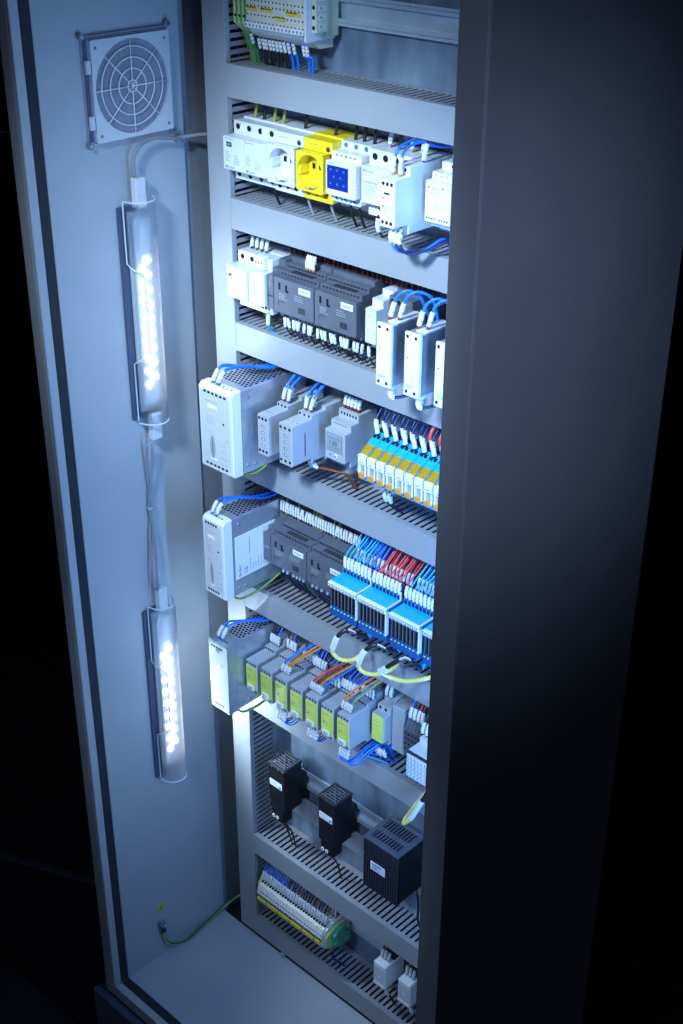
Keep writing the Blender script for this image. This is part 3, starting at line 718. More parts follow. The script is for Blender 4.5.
for i in range(2):
    x = 184+i*5
    wire('brown' + ' wire crossing below the right slim grey relay, ' + nth(i), 'brown wires below the slim grey relays', [(x, -8, zc-34), (x+6, -6, zc-44), (x+24, 10, zc-50), (x+44, 20, zc-54), (x+50, 28, zc-76)], 'wire_brown', sl=(3, 16) if i < 2 else None, sr=2.6, r=1.4)
# orange/white relay modules
def relay_module(x0, lab):
    t = thing('relay_module', lab, 'relay module', (x0, 52, zc), 'blue and orange relay modules')
    w = 15.0
    m = MB(); m.prism([(-26, zc-16), (-26, zc+14), (-22, zc+20), (-4, zc+31), (4, zc+37), (16, zc+39), (20, zc+39), (24, zc+20), (52, zc+16), (52, zc-38), (20, zc-38), (4, zc-24), (-20, zc-20)], x0+.15, x0+w-.15, 'blue', .4)
    for k in range(2):
        m.box(x0+2+k*6.5, x0+5.6+k*6.5, -4.2, 0, zc+31.2, zc+34.2, 'hole', 0); m.box(x0+3+k*6.5, x0+7+k*6.5, 4, 9, zc+36.4, zc+38.6, 'hole', 0)
    m.part('socket_base', t)
    m = MB(); m.prism([(-28.5, zc+13), (-25, zc+19.5), (-15, zc+26.2), (-15, zc+18), (-20, zc+13)], x0+2.6, x0+w-.8, 'amber', .4); m.prism([(-26, zc+13), (-24, zc+21), (-14.4, zc+27.4), (-14, zc+20), (-20, zc+13)], x0+2.0, x0+3.4, 'yellow_dark', .2); m.part('relay', t)
    m = MB(); m.box(x0+.8, x0+w-1.2, -31, -26, zc+4, zc+17, 'white', .8); m.box(x0+1.2, x0+3.2, -30, -26, zc-12, zc+5, 'white', .4); m.box(x0+w-3.4, x0+w-1.4, -30, -26, zc-12, zc+5, 'white', .4)
    m.box(x0+3.2, x0+w-3.4, -27.6, -26, zc-9, zc+4, 'plastic_grey', .3); m.box(x0+w-1.2, x0+w-.2, -28, -26.1, zc-14, zc+12, 'print', 0); m.box(x0+4, x0+w-4.4, -31.3, -30.5, zc+7, zc+8, 'print', 0); m.lines(x0+4.6, x0+w-5, -27.7, zc+2, 3, 3); m.part('retaining_clip', t)
    m = MB(); m.box(x0+2, x0+w-3.8, -30.5, -25, zc-15.5, zc-8, 'orange', .6); m.part('led_window', t)
    m = MB(); m.prism([(-27.5, zc-18), (-27.5, zc-15.5), (-20, zc-15.5), (-12, zc-20)], x0+1, x0+w-1, 'blue', .4); m.part('release_lever', t)
    return t
rm = relay_module(293, 'blue and orange relay module, leftmost of its row under the metal relays')
for i in range(1, 13): dup(rm, (i*15.3, 0, 0), 'blue and orange relay module, ' + nth(i) + ' under the metal relays')
for i in range(12):
    x = 297+i*15.3
    c = 'wire_red' if i > 4 else 'wire_navy'
    wire('front wire with white sleeve above the orange relay modules, ' + nth(i), 'front wires above the orange relay modules', [(x+4, -1, zc+34), (x+2, -1, zc+42), (x-2.5, 2, zc+56), (x-1, 24, zc+78)], 'wire_navy', sl=(3.5, 21), sr=3.2, r=1.5)
    wire(('red' if c == 'wire_red' else 'navy') + ' wire in the rear row above the orange relay modules, ' + nth(i), 'rear wires above the orange relay modules', [(x+10, 6, zc+38), (x+9, 3, zc+50), (x+8, 5, zc+62), (x+9, 22, zc+80)], c, sl=(3, 17) if i < 5 or i % 2 else None, sr=2.4, r=2.5 if i > 4 else 1.5)
for i in range(2):
    wire('loose wire with grey sleeve below the relay modules, ' + nth(i), 'wires below the relay modules', [(318+i*7, -4, zc-34), (318+i*7, -6, zc-42), (319+i*7, 2, zc-56), (320+i*7, 24, zc-78)], 'wire_black', sl=(2, 18), sr=2.8)

# ---- row 5
zc = 192
c3 = controller(107, 71, zc, 'charcoal controller right of the side labelled power supply')
dup(c3, (71.8, 0, 0), 'charcoal controller just left of the blue terminal groups')
t = thing('expansion_module', 'narrow charcoal module between the side labelled power supply and the lower controllers', 'module', (92.5, 52, zc))
m = MB(); m.prism(prof(zc, [(-8, 22.5), (2, 29), (14, 35), (24, 41)]), 93, 106.6, 'plc', .8); m.lines(95, 104, -8, zc+1, 1, h=1.2, m='plastic_grey'); m.part('body', t)
for i in range(32):
    x = 96+i*4.9
    wire('sleeved wire packed above the lower charcoal controllers, ' + nth(i), 'wires above the lower charcoal controllers', [(x, 26, zc+41), (x-1, 26, zc+48), (x-1, 27, zc+58), (x, 31, zc+74)], random.choice(['wire_black', 'wire_navy', 'wire_yellow', 'wire_brown']), sl=(4, 20), sr=1.95, r=1.1)
for i, x in enumerate((120, 128, 140, 147, 153, 160, 178, 186, 196, 207, 216, 228)):
    wire('white tipped wire under the lower charcoal controllers, ' + nth(i), 'wires under the lower charcoal controllers', [(x, 6, zc-29), (x, 5, zc-38), (x+1, 12, zc-52), (x+2, 28, zc-74)], ('wire_navy', 'wire_black')[i % 2], sl=(0.5, 9), sr=2.1, r=1.3)
def blue_group(x0, n, lab):
    w = n*6.25; t = thing('terminal_group', lab, 'terminal group', (x0, 52, zc), 'blue terminal groups')
    m = MB(); m.prism([(-38, zc+22), (-36, zc+24), (-12, zc+24.5), (-12, zc+20), (52, zc+20), (52, zc-34), (-10, zc-34), (-33, zc-22), (-33, zc+17), (-38, zc+17)], x0, x0+w-.4, 'blue', .5); m.part('housing', t)
    m = MB(); m.box(x0+1, x0+w-1.4, -12, 40, zc+20.2, zc+31, 'blue_dark', .4)
    for k in range(n): m.box(x0+1.6+k*6.25, x0+5.2+k*6.25, -12.4, -11, zc+25.5, zc+29.5, 'hole', 0); m.box(x0+1.6+k*6.25, x0+5.2+k*6.25, -6, 0, zc+30.8, zc+31.2, 'hole', 0); m.box(x0+.6+k*6.25, x0+1.5+k*6.25, -12.8, -10, zc+24.6, zc+31.6, 'blue', 0)
    m.part('plug_connector', t)
    m = MB(); m.box(x0+.3, x0+w-.7, -42, -33, zc+16, zc+23.4, 'white', .6)
    for k in range(n): m.slot(x0+3.2+k*6.2, -42, zc+19.6, 4.6, 5.0, 'print'); m.slot(x0+3.2+k*6.2, -42.3, zc+20, 2.4, 2.2, 'label')
    m.part('marker_strip', t)
    m = MB()
    for k in range(n): m.box(x0+1.1+k*6.25, x0+5.6+k*6.25, -38, -32, zc-13.5, zc+15, 'black', .6); m.box(x0+2.6+k*6.25, x0+4.2+k*6.25, -38.3, -37, zc-12, zc+14, 'plc', 0)
    m.part('relay_row', t)
    m = MB(); m.box(x0+.6, x0+w-1, -38, -30, zc-29, zc-14, 'blue_dark', .6); m.box(x0+.8, x0+w-1.2, -38.4, -36, zc-28.5, zc-22.5, 'blue_dark', .4)
    for k in range(n): m.slot(x0+3.3+k*6.25, -38, zc-17.5, 2.4, 1.6, 'green_led')
    m.part('indicator_strip', t)
    m = MB(); m.prism([(-40, zc+24), (-12, zc+25), (-12, zc+36), (-10, zc+36), (-8, zc+22), (-40, zc+22)], x0+w-1.2, x0+w+.6, 'white', .2); m.box(x0+w-.9, x0+w+.3, -40, -33, zc-18, zc+18, 'white', .2); m.part('end_plate', t)
    return t
b1 = blue_group(252, 8, 'blue terminal group with white marker strip, leftmost')
g2 = dup(b1, (52, 0, 0), 'blue terminal group with white marker strip, second from left')
g3 = dup(b1, (108, 0, -1), 'blue terminal group with white marker strip, third from left')
g4 = dup(b1, (164, 0, -1), 'blue terminal group with white marker strip, partly behind the cabinet edge')
k_ = 0
for gi, gx in enumerate((252, 304, 360, 416)):
    for i in range(8):
        x = gx+3.4+i*6.25; c = ('blue', 'wire_blue') if gi in (0, 2, 3) else ('wire_red', 'wire_red')
        if gi == 0 and i > 5: c = ('wire_blue', 'wire_blue')
        if gi == 1 and i == 0: c = ('wire_blue', 'wire_blue')
        if gi == 2 and i < 1: c = ('wire_red', 'wire_red')
        if gi == 3 and i > 3: continue
        dx = random.uniform(3, 7)
        nm = 'red' if 'red' in c[0] else 'blue'
        wire('%s front wire with white sleeve on the blue terminal groups, %s' % (nm, nth(k_)), 'front sleeved wires of the blue terminal groups', [(x, -9, zc+29), (x-1.5, -10, zc+38), (x-2+dx*.2, -5, zc+52), (x+dx, 12, zc+72), (x+dx+3, 28, zc+92)], c[0], sl=(2.5, 19), sr=2.35, r=1.15)
        wire('%s wire behind the front row on the blue terminal groups, %s' % (nm, nth(k_)), 'rear sleeved wires of the blue terminal groups', [(x+2, 12, zc+30), (x+2, 10, zc+42), (x+4, 14, zc+58), (x+dx+4, 24, zc+74), (x+dx+6, 32, zc+92)], c[1], sl=(8, 24), sr=2.2, r=1.2)
        k_ += 1
# three looping data cables below the blue groups
def pc(px, py, y): return tuple(at(px, py, 1, y))
loops = [
    ([pc(368, 637, -18), pc(357, 634, -34), pc(348, 630, -44), pc(340, 634, -52), pc(335, 643, -56), pc(333, 652, -56), pc(340, 659, -52), pc(352, 660, -42), pc(362, 654, -30), pc(366, 648, -14)], 'leftmost'),
    ([pc(397, 651, -18), pc(388, 650, -34), pc(376, 645, -44), pc(366, 650, -52), pc(361, 658, -56), pc(359, 667, -56), pc(366, 673, -52), pc(378, 674, -42), pc(390, 670, -30), pc(398, 664, -14)], 'middle'),
    ([pc(421, 668, -18), pc(414, 664, -34), pc(405, 658, -44), pc(394, 663, -52), pc(386, 668, -56), pc(381, 672, -56), pc(392, 678, -52), pc(406, 681, -46), pc(424, 679, -38), pc(440, 674, -20), pc(455, 668, 0)], 'rightmost')]
for pts, w_ in loops:
    P = smooth(pts, 9); L = sum((b-a).length for a, b in zip(P, P[1:]))
    def cu(a, b): return cut(P, a*L, b*L)
    t = thing('data_cable', 'yellow cable with black end and white markers looping below the blue terminals, ' + w_, 'cable', P[0], 'looping yellow cables')
    m = MB(); m.tube(cu(.50, .999), 3.1, 'cable_yellow', 10); m.part('jacket', t)
    m = MB(); m.tube(cu(.0, .16), 3.0, 'black_gloss', 10); m.tube(cu(.24, .36), 3.2, 'black_gloss', 10); m.part('shrink_tube', t)
    m = MB(); q = cu(.14, .27)
    for k in range(5):
        off = Vector((math.cos(k*1.257)*1.7, 0, math.sin(k*1.257)*1.7)); m.tube([p+off for p in q], .8, ('wire_grey', 'sleeve', 'wire_black', 'sleeve', 'wire_brown')[k], 6)
    m.part('inner_wires', t)
    q = cu(.36, .52)
    for k in range(3):
        off = Vector((-2.6+k*2.6, -1.2, .6-k*.4)); MB().tube([p+off for p in q], 1.9, 'sleeve', 8).part('marker_sleeve', t)
    MB().tube([Vector(pts[0])+Vector((0, 16, 12)), Vector(pts[0])], 4.2, 'blue' , 10).part('plug', t)

# ---- row 6
zc = -10
def lime_relay(x0, w, lab):
    t = thing('safety_relay', lab, 'relay', (x0, 52, zc), 'lime green fronted relays')
    m = MB(); m.prism(prof(zc, [(-49, 28), (-12, 33), (8, 40)]), x0, x0+w, 'plastic_grey', 1)
    for k in range(4): m.slot(x0+3.4+k*(w-7)/3, -49, zc+23.2, 2.4, 3); m.slot(x0+3.4+k*(w-7)/3, -49, zc-24.4, 2.6, 3.4); m.slot(x0+4+k*(w-8)/3, -12, zc+30.6, 3, 3)
    m.part('body', t)
    m = MB(); m.box(x0+.7, x0+w-.9, -50, -48, zc-20, zc+19, 'lime', .3); m.box(x0+w-3.2, x0+w-1, -50.4, -49.6, zc-19.4, zc+18.4, 'lime_edge', .2)
    m.lines(x0+3, x0+w-7, -50, zc+15, 2, 2.6); m.lines(x0+3, x0+w-6, -50, zc+5, 3, 4); m.slot(x0+6, -50, zc-1, 1.4, 1.4)
    m.part('front_label', t)
    m = MB(); m.box(x0+4, x0+w-6, -52, -49.5, zc-22, zc-13.5, 'white', .5); m.slot(x0+w*.45, -52, zc-18, w*.3, 4, 'plastic_grey'); m.part('pull_tab', t)
    return t
lr = lime_relay(92.5, 23, 'lime fronted safety relay, leftmost beside the metal faced power supply')
for i in range(1, 7): dup(lr, (30.8*i, 0, 0), 'lime fronted safety relay, ' + nth(i) + ' of the close row')
t = thing('safety_relay', 'narrow lime fronted relay standing apart at the right of the close row', 'relay', (309, 52, zc), 'lime green fronted relays')
m = MB(); m.prism(prof(zc, [(-9, 22), (2, 31), (16, 40)]), 306, 329, 'plastic_grey', 1); m.hole(312, 2, zc+27, 2.4); m.hole(322, 2, zc+27, 2.4); m.part('body', t)
m = MB(); m.box(308, 327, -11, -8.6, zc-22, zc+21, 'lime', .3); m.lines(311, 324, -11, zc+12, 3, 7); m.part('front_label', t)
m = MB(); m.box(330, 352, 6, 52, zc-38, zc+38, 'plastic_grey', 1); o = m.part('coupling_relay', org=(330, 52, zc)); tag(o, 'plain grey block right of the narrow lime relay', 'relay')
t = thing('terminal_stack', 'white ribbed terminal stack at the right edge under the looping cables', 'terminal', (395, 52, zc))
m = MB()
for k in range(10):
    xx = 397+k*6; m.prism([(-40, zc-19), (-40, zc+18), (-14, zc+20), (-14, zc+30), (30, zc+32), (52, zc+32), (52, zc-34), (-10, zc-34), (-10, zc-20)], xx, xx+5.6, 'plastic', .5)
    for q in range(5): m.slot(xx+2.6, -40, zc+13-q*7, 2.2, 3.4 if q % 2 else 5, 'plastic_grey'); m.slot(xx+4.6, -40.1, zc+10-q*7, .6, 4, 'print')
m.part('body', t)
m = MB(); m.box(396, 457, -39, -14, zc+18.5, zc+21.4, 'plc_dark', .4); m.box(397, 457, -36, -13, zc+21.4, zc+22.4, 'plastic', .3); m.part('top_cover', t)
t = thing('terminal_block', 'grey ribbed terminal block behind the white stack at the right edge', 'terminal', (360, 52, zc))
m = MB()
for k in range(9):
    m.prism([(2, zc-30), (2, zc+14), (10, zc+30), (52, zc+34), (52, zc-34)], 356+k*6.2, 361.7+k*6.2, 'plc', .4)
    for q in range(4): m.slot(358.8+k*6.2, 2, zc+8-q*9, 3, 3)
m.part('body', t)
def bunch(x, y0, z0, n, cols, lab, grp, lift, back, sl=(3, 17), dx=5.0, up=True, r=1.35, sr=2.25, spread=2.0, lean=0):
    for i in range(n):
        c = cols[i % len(cols)]; xx = x+i*dx; j = random.uniform(-spread, spread); s_ = 1 if up else -1
        nm = {'wire_blue': 'blue', 'wire_navy': 'navy', 'wire_black': 'black', 'wire_red': 'red', 'wire_brown': 'brown', 'wire_orange': 'orange', 'wire_yellow': 'yellow', 'wire_grey': 'grey'}[c]
        wire('%s wire %s, %s' % (nm, lab, nth(i)), grp, [(xx, y0, z0), (xx+j*.3, y0-1, z0+s_*10), (xx+j+lean*.4, y0+6, z0+s_*lift*.5), (xx+j+lean, y0+back*.75, z0+s_*lift*.82), (xx+j+lean*1.3, y0+back, z0+s_*lift)], c, sl=sl, r=r, sr=sr)
g6 = 'wires above the lime green relays'
bunch(97, 0, 24, 4, ['wire_black', 'wire_black', 'wire_navy', 'wire_blue'], 'above the leftmost lime relay', g6, 50, 30)
bunch(128, 4, 26, 4, ['wire_black', 'wire_brown', 'wire_blue', 'wire_black'], 'above the second lime relay', g6, 48, 26)
bunch(156, -34, 18, 3, ['wire_blue', 'wire_orange', 'wire_orange'], 'arching forward above the third lime relay', g6, 52, 60, lean=28, r=1.8, sr=2.5, dx=6)
bunch(164, 2, 26, 5, ['wire_navy', 'wire_blue', 'wire_blue', 'wire_black', 'wire_blue'], 'behind the arching wires of the third lime relay', g6, 46, 28, dx=6)
bunch(187, 0, 26, 5, ['wire_blue', 'wire_navy', 'wire_blue', 'wire_blue', 'wire_black'], 'above the fourth lime relay', g6, 46, 28)
bunch(216, -36, 18, 5, ['wire_red', 'wire_brown', 'wire_brown', 'wire_orange', 'wire_blue'], 'arching forward above the fifth lime relay', g6, 52, 62, lean=30, r=1.7, sr=2.4, dx=4.8)
bunch(224, 2, 26, 6, ['wire_blue', 'wire_navy', 'wire_blue', 'wire_black', 'wire_blue', 'wire_blue'], 'behind the arching wires of the fifth lime relay', g6, 46, 28, dx=6)
bunch(249, -8, 24, 4, ['wire_black', 'wire_navy', 'wire_blue', 'wire_blue'], 'above the sixth lime relay', g6, 50, 36, lean=10)
bunch(279, -38, 18, 4, ['wire_orange', 'wire_orange', 'wire_blue', 'wire_yellow'], 'arching forward above the seventh lime relay', g6, 54, 62, lean=22, r=1.6, sr=2.4, dx=4.8)
bunch(282, -2, 26, 5, ['wire_blue', 'wire_navy', 'wire_blue', 'wire_black', 'wire_blue'], 'behind the arching wires of the seventh lime relay', g6, 46, 30, dx=5)
bunch(313, 14, 30, 2, ['wire_brown', 'wire_red'], 'above the narrow lime relay', g6, 40, 20, dx=8, sr=2.8, sl=(3, 19))
bunch(366, 4, 24, 4, ['wire_blue', 'wire_brown', 'wire_red', 'wire_brown'], 'above the terminals at the right edge', g6, 50, 26, dx=7, sr=2.8, sl=(4, 20))
bunch(398, -8, 22, 3, ['wire_black', 'wire_brown', 'wire_black'], 'above the white stack at the right edge', g6, 50, 36, dx=7, sr=2.8, sl=(4, 20))
def loop_under(x, n, cols, lab, w=18, drop=18):
    for i in range(n):
        c = cols[i % len(cols)]; xx = x+i*4.6
        nm = {'wire_blue': 'blue', 'wire_red': 'red', 'wire_navy': 'navy', 'blue': 'light blue', 'wire_brown': 'brown'}[c]
        wire('%s wire %s, %s' % (nm, lab, nth(i)), 'wires looping below the lime green relays', [(xx, -42, -38), (xx-1, -46, -50), (xx+2, -46, -38-drop-10), (xx+w*.6, -36, -38-drop-12), (xx+w, -14, -38-drop+4), (xx+w+4, 12, -38-drop+2), (xx+w+4, 30, -90)], c, sl=(3, 18), sr=2.5, r=1.15, ferr='hole')
bunch(200, 8, 28, 3, ['wire_blue', 'wire_navy', 'wire_blue'], 'leaning behind the fourth lime relay', g6, 44, 26, lean=14, r=1.1, sl=None, dx=7)
bunch(236, -14, 24, 3, ['wire_blue', 'wire_black', 'wire_blue'], 'leaning between the fifth and sixth lime relays', g6, 50, 40, lean=-10, r=1.2, dx=6)
bunch(262, -6, 24, 3, ['wire_navy', 'wire_blue', 'wire_blue'], 'leaning between the sixth and seventh lime relays', g6, 50, 36, lean=16, r=1.2, dx=6)
loop_under(157, 4, ['wire_blue', 'wire_navy', 'wire_blue', 'wire_blue'], 'looping below the third lime relay', 16, 10)
loop_under(220, 4, ['wire_red', 'wire_red', 'wire_navy', 'wire_blue'], 'looping below the fifth lime relay', 12, 8)
loop_under(282, 4, ['wire_blue', 'wire_blue', 'blue', 'wire_blue'], 'looping below the seventh lime relay', 20, 14)
bunch(312, -4, -44, 4, ['wire_blue', 'wire_blue', 'wire_navy', 'wire_blue'], 'below the narrow lime relay', 'wires looping below the lime green relays', 44, 30, up=False, dx=4.5, sr=2.4)
for i in range(2):
    y = -26+i*9
    wire('light blue wire lying between the seventh and the narrow lime relay, ' + nth(i), 'light blue wires near the narrow lime relay', [(292+i*2, y+4, -58), (300, y+12, -66), (312+i, y+26, -74), (322+i*3, y+38, -84)], ('blue', 'wire_blue')[i % 2], sl=None, r=1.4)
# big yellow tipped cable in front of the big heater
P = [at(436, 783, 1, -20), at(428, 792, 1, -26), at(419, 806, 1, -32), at(411, 818, 1, -34), at(404, 823, 1, -34)]
P2 = [at(404, 823, 1, -34), at(407, 817, 1, -28), at(416, 805, 1, -18), at(426, 793, 1, -10), at(438, 776, 1, 10)]
t = thing('data_cable', 'bright yellow cable bent sharply back on itself above the big black heater', 'cable', P[0])
q = smooth(P+P2[1:], 9); L = sum((b-a).length for a, b in zip(q, q[1:]))
MB().tube(cut(q, L*.42, L*.999), 3.2, 'cable_yellow', 10).part('jacket', t)
MB().tube(cut(q, 0, L*.2), 3.6, 'black_gloss', 10).part('shrink_tube', t)
MB().tube(cut(q, L*.2, L*.42), 3.9, 'sleeve', 10).part('marker_sleeve', t)

# ---- row 7: heaters
zc = -254
def heater(x0, w, y0, y1, zb, zt, lab):
    t = thing('enclosure_heater', lab, 'heater', (x0, 52, zb), 'black enclosure heaters')
    m = MB(); m.box(x0, x0+w, y0, y1, zb, zt-4, 'black', 1.2); m.box(x0+1, x0+w-1, y1, 51, zb+6, zt-30, 'black', .8)
    for k in range(6):
        xx = x0+3+k*(w-6)/5
        m.box(xx-1.2, xx+1.2, y0-.5, y0+1, zt-12, zt-5, 'black_gloss', .3); m.box(xx-1.2, xx+1.2, y0-.5, y0+1, zb+2, zb+9, 'black_gloss', .3)
        yy = y0+3+k*(y1-y0-6)/5; m.box(x0+w-1, x0+w+.5, yy-1.2, yy+1.2, zt-12, zt-5, 'black_gloss', .3)
    m.part('housing', t)
    m = MB(); zt_ = zt; e = 2.2
    m.box(x0-.4, x0+w+.4, y0-.4, y0+e, zt-4.2, zt, 'plc_dark', .4); m.box(x0-.4, x0+w+.4, y1-e, y1+.4, zt-4.2, zt, 'plc_dark', .4); m.box(x0-.4, x0+e, y0+e, y1-e, zt-4.2, zt, 'plc_dark', .4); m.box(x0+w-e, x0+w+.4, y0+e, y1-e, zt-4.2, zt, 'plc_dark', .4)
    n = 6
    for k in range(n):
        yy = y0+e+1+(k+.5)*(y1-y0-2*e-2)/n; m.box(x0+e, x0+w-e, yy-1.1, yy+1.1, zt-2.6, zt-.9, 'plc', .2)
    # diagonal ribs of the grille
    m.tube([(x0+e, y0+e, zt-.8), (x0+w-e, y1-e, zt-.8)], .9, 'plc', 6); m.tube([(x0+e, y1-e, zt-.8), (x0+w-e, y0+e, zt-.8)], .9, 'plc', 6)
    m.box(x0+e-.5, x0+w-e+.5, y0+e-.5, y1-e+.5, zt-4, zt-3.7, 'hole', 0)
    m.part('grille', t)
    m = MB(); m.box(x0+2.5, x0+30, y0-.5, y0+.5, zt-43, zt-31, 'label', .1); m.lines(x0+5, x0+22, y0-.5, zt-33, 3, 3, m='blue_dark'); m.slot(x0+26, y0-.6, zt-39, 4, 3, 'blue_dark'); m.part('name_label', t)
    return t
def foot(t, x0, w, y0, zb):
    m = MB(); m.box(x0+4, x0+w-6, y0+1, y0+22, zb-25, zb+.5, 'black', 1.2); f = m.part('connector', t)
    m = MB()
    for dx in (9, 17.5): m.cyl((x0+dx, y0+1.2, zb-17), (x0+dx, y0-.4, zb-17), 3.2, 'label', 14); m.cyl((x0+dx, y0-.4, zb-17), (x0+dx, y0-.7, zb-17), 1.2, 'hole', 8)
    m.part('screw', f)
h1 = heater(80, 36.5, 1, 39, -297, -209, 'small black heater, leftmost, next to the vertical duct')
foot(h1, 80, 36.5, 1, -297)
h2 = dup(h1, (110, 0, -1), 'small black heater in the middle, with a grille on top')
for i, x in enumerate((97, 207)):
    for j in range(2 - i):
        wire('black wire from the foot of the %s small heater, %s' % (('left', 'middle')[i], nth(j)), 'black heater wires', [(x+j*8, 12, -320), (x+j*8+2, 14, -334), (x+4+j*8, 22, -352), (x+8+j*7, 30, -396)], 'wire_black', sl=(3, 12) if i == 0 and j == 0 else None, r=1.4, sr=2.2)
x0, x1, y0, y1, zb, zt = 304, 372, -21, 40, -303, -206
t = thing('fan_heater', 'big black ribbed heater with slotted top near the right edge', 'heater', (304, 52, zb), 'black enclosure heaters')
m = MB(); m.box(x0+1.5, x1-1.5, y0+1.5, y1, zb, zt-4, 'black', 1)
n = 15
for k in range(n):
    xx = x0+2+k*(x1-x0-4)/(n-1); m.box(xx-1.2, xx+1.2, y0, y0+3, zb+2, zt-33, 'plc_dark', .4); m.box(xx-1.2, xx+1.2, y0, y0+3, zt-30, zt-5, 'plc_dark', .4)
    yy = y0+3+k*(y1-y0-5)/(n-1); m.box(x1-3, x1, yy-1.2, yy+1.2, zb+2, zt-33, 'black', .4); m.box(x1-3, x1, yy-1.2, yy+1.2, zt-30, zt-5, 'black', .4)
m.part('housing', t)
m = MB(); m.box(x0, x1, y0, y0+9, zt-4, zt, 'plc', .8); m.box(x0, x1, y1-6, y1, zt-4, zt, 'plc', .8); m.box(x0, x0+7, y0+9, y1-6, zt-4, zt, 'plc', .5); m.box(x1-7, x1, y0+9, y1-6, zt-4, zt, 'plc', .5); m.box(x0+7, x1-7, 4, 12, zt-3.8, zt-.1, 'plc', .4)
for k in range(10):
    xx = x0+9.5+k*5.5; m.box(xx-1.0, xx+1.0, y0+9, 4, zt-3.4, zt-.6, 'plc', .2); m.box(xx-1.0, xx+1.0, 12, y1-6, zt-3.4, zt-.6, 'plc', .2)
m.box(x0+6, x1-6, y0+8, y1-5, zt-4, zt-3.8, 'hole', 0); m.part('top_cover', t)
m = MB(); m.box(x0+16, x0+44, y0-1, y0+.5, zb+43, zb+58, 'label', .2); m.lines(x0+20, x0+40, y0-1, zb+56, 1, h=2.4, m='blue_dark'); m.lines(x0+20, x0+42, y0-1, zb+51, 2, 3.4, h=1.4, m='blue_dark'); m.part('name_label', t)
wire('thin black wire beside the foot of the big black heater', 'black heater wires', [(372, 24, -300), (380, 20, -322), (384, 16, -350), (392, 28, -392)], 'wire_black', sl=None, r=1.8)

# ---- row 8
zc = -497
def low_terminal(x, lab):
    t = thing('terminal_block', lab, 'terminal', (x, 52, zc), 'bottom row of terminals')
    m = MB(); m.prism([(-9, zc-18), (-12, zc-8), (-12, zc+12), (-8, zc+20), (14, zc+28), (52, zc+28), (52, zc-34), (10, zc-34)], x+.12, x+5.9, 'ivory', .4)
    m.slot(x+3, -12, zc+10, 2.6, 2.4); m.box(x+1.4, x+4.4, -3, 1, zc+21.5, zc+24, 'hole', 0); m.part('body', t)
    m = MB(); m.box(x+.4, x+5.5, -13.6, -11.6, zc+3, zc+8.5, 'label', .2); m.slot(x+3, -13.6, zc+5.8, 2.2, 2, 'print'); m.part('marker', t)
    return t
lt = low_terminal(58, 'pale terminal in the bottom row, leftmost')
for i in range(1, 25): dup(lt, (i*6.05, 0, 0), 'pale terminal in the bottom row, ' + nth(i))
m = MB(); m.box(59, 206, -14.5, -11.8, zc-8.5, zc-2.8, 'yellow', .5)
for k in range(5): m.box(80+k*28, 82+k*28, -15, -12, zc-8, zc-2.6, 'print', 0)
o = m.part('jumper_bar', org=(59, -12, zc)); tag(o, 'long yellow jumper bar along the bottom row of terminals', 'jumper bar')
m = MB(); m.box(59, 209, -13, -11.8, zc-1, zc+1.4, 'black', .2); o = m.part('jumper_bar', org=(59, -12, zc)); tag(o, 'long dark bar just above the yellow bar on the bottom terminals', 'jumper bar')
for nm_, lb, a, b, c in (('end_plate', 'pale end plate at the right of the bottom terminals', 209.6, 213, 'plastic'), ('earth_terminal', 'yellow and green earth terminal at the right end of the bottom terminals', 213.4, 217.6, 'gy')):
    h_ = 1.0 if c == 'plastic' else .72; m = MB(); m.prism([(y_ if y_ < 40 or h_ == 1 else 34, zc+d_*h_) for y_, d_ in ((-7, -16), (-9, -8), (-9, 12), (-5, 20), (14, 27), (50, 27), (50, -28), (10, -28))], a, b, c, .5); o = m.part(nm_, org=(a, 52, zc)); tag(o, lb, 'terminal')
m = MB(); m.prism([(3, zc-14), (1, zc-7), (8, zc-5), (8, zc), (1, zc+3), (2, zc+11), (9, zc+18), (28, zc+20), (28, zc+4), (38, zc), (38, zc-19), (14, zc-19)], 218, 226, 'green_end', .8); o = m.part('earth_terminal', org=(226, 52, zc)); tag(o, 'solid green terminal closing the bottom terminal row', 'terminal')
m = MB(); m.prism([(-2, zc-10), (-4, zc+14), (6, zc+28), (50, zc+30), (50, zc-30), (8, zc-30)], 50.5, 57.6, 'gy', .6); o = m.part('earth_terminal', org=(51, 52, zc)); tag(o, 'yellow green earth terminal at the left end of the bottom row', 'terminal')
for i in range(25):
    x = 61+i*6.05; c = 'wire_blue' if i < 9 else random.choice(['wire_black', 'wire_navy', 'wire_brown'])
    nm = {'wire_blue': 'blue', 'wire_black': 'black', 'wire_navy': 'navy', 'wire_brown': 'brown'}[c]
    wire('%s wire with white sleeve in front on the bottom terminals, %s' % (nm, nth(i)), 'front wires of the bottom terminals', [(x, 2, zc+24), (x, 0, zc+32), (x+1, 4, zc+48), (x+2, 22, zc+74)], c, sl=(2.5, 20), sr=2.6, r=1.3)
    wire('%s wire behind on the bottom terminals, %s' % (nm, nth(i)), 'rear wires of the bottom terminals', [(x+2, 22, zc+28), (x+2, 21, zc+38), (x+2, 24, zc+54), (x+3, 32, zc+76)], c, sl=(4, 18), sr=2.1, r=1.5)
wire('navy wire below the green terminal at the bottom', 'lower wires of the bottom row', [(218, 6, zc-30), (219, 4, zc-42), (222, 14, zc-56), (224, 28, zc-76)], 'wire_navy', sl=None, r=2)
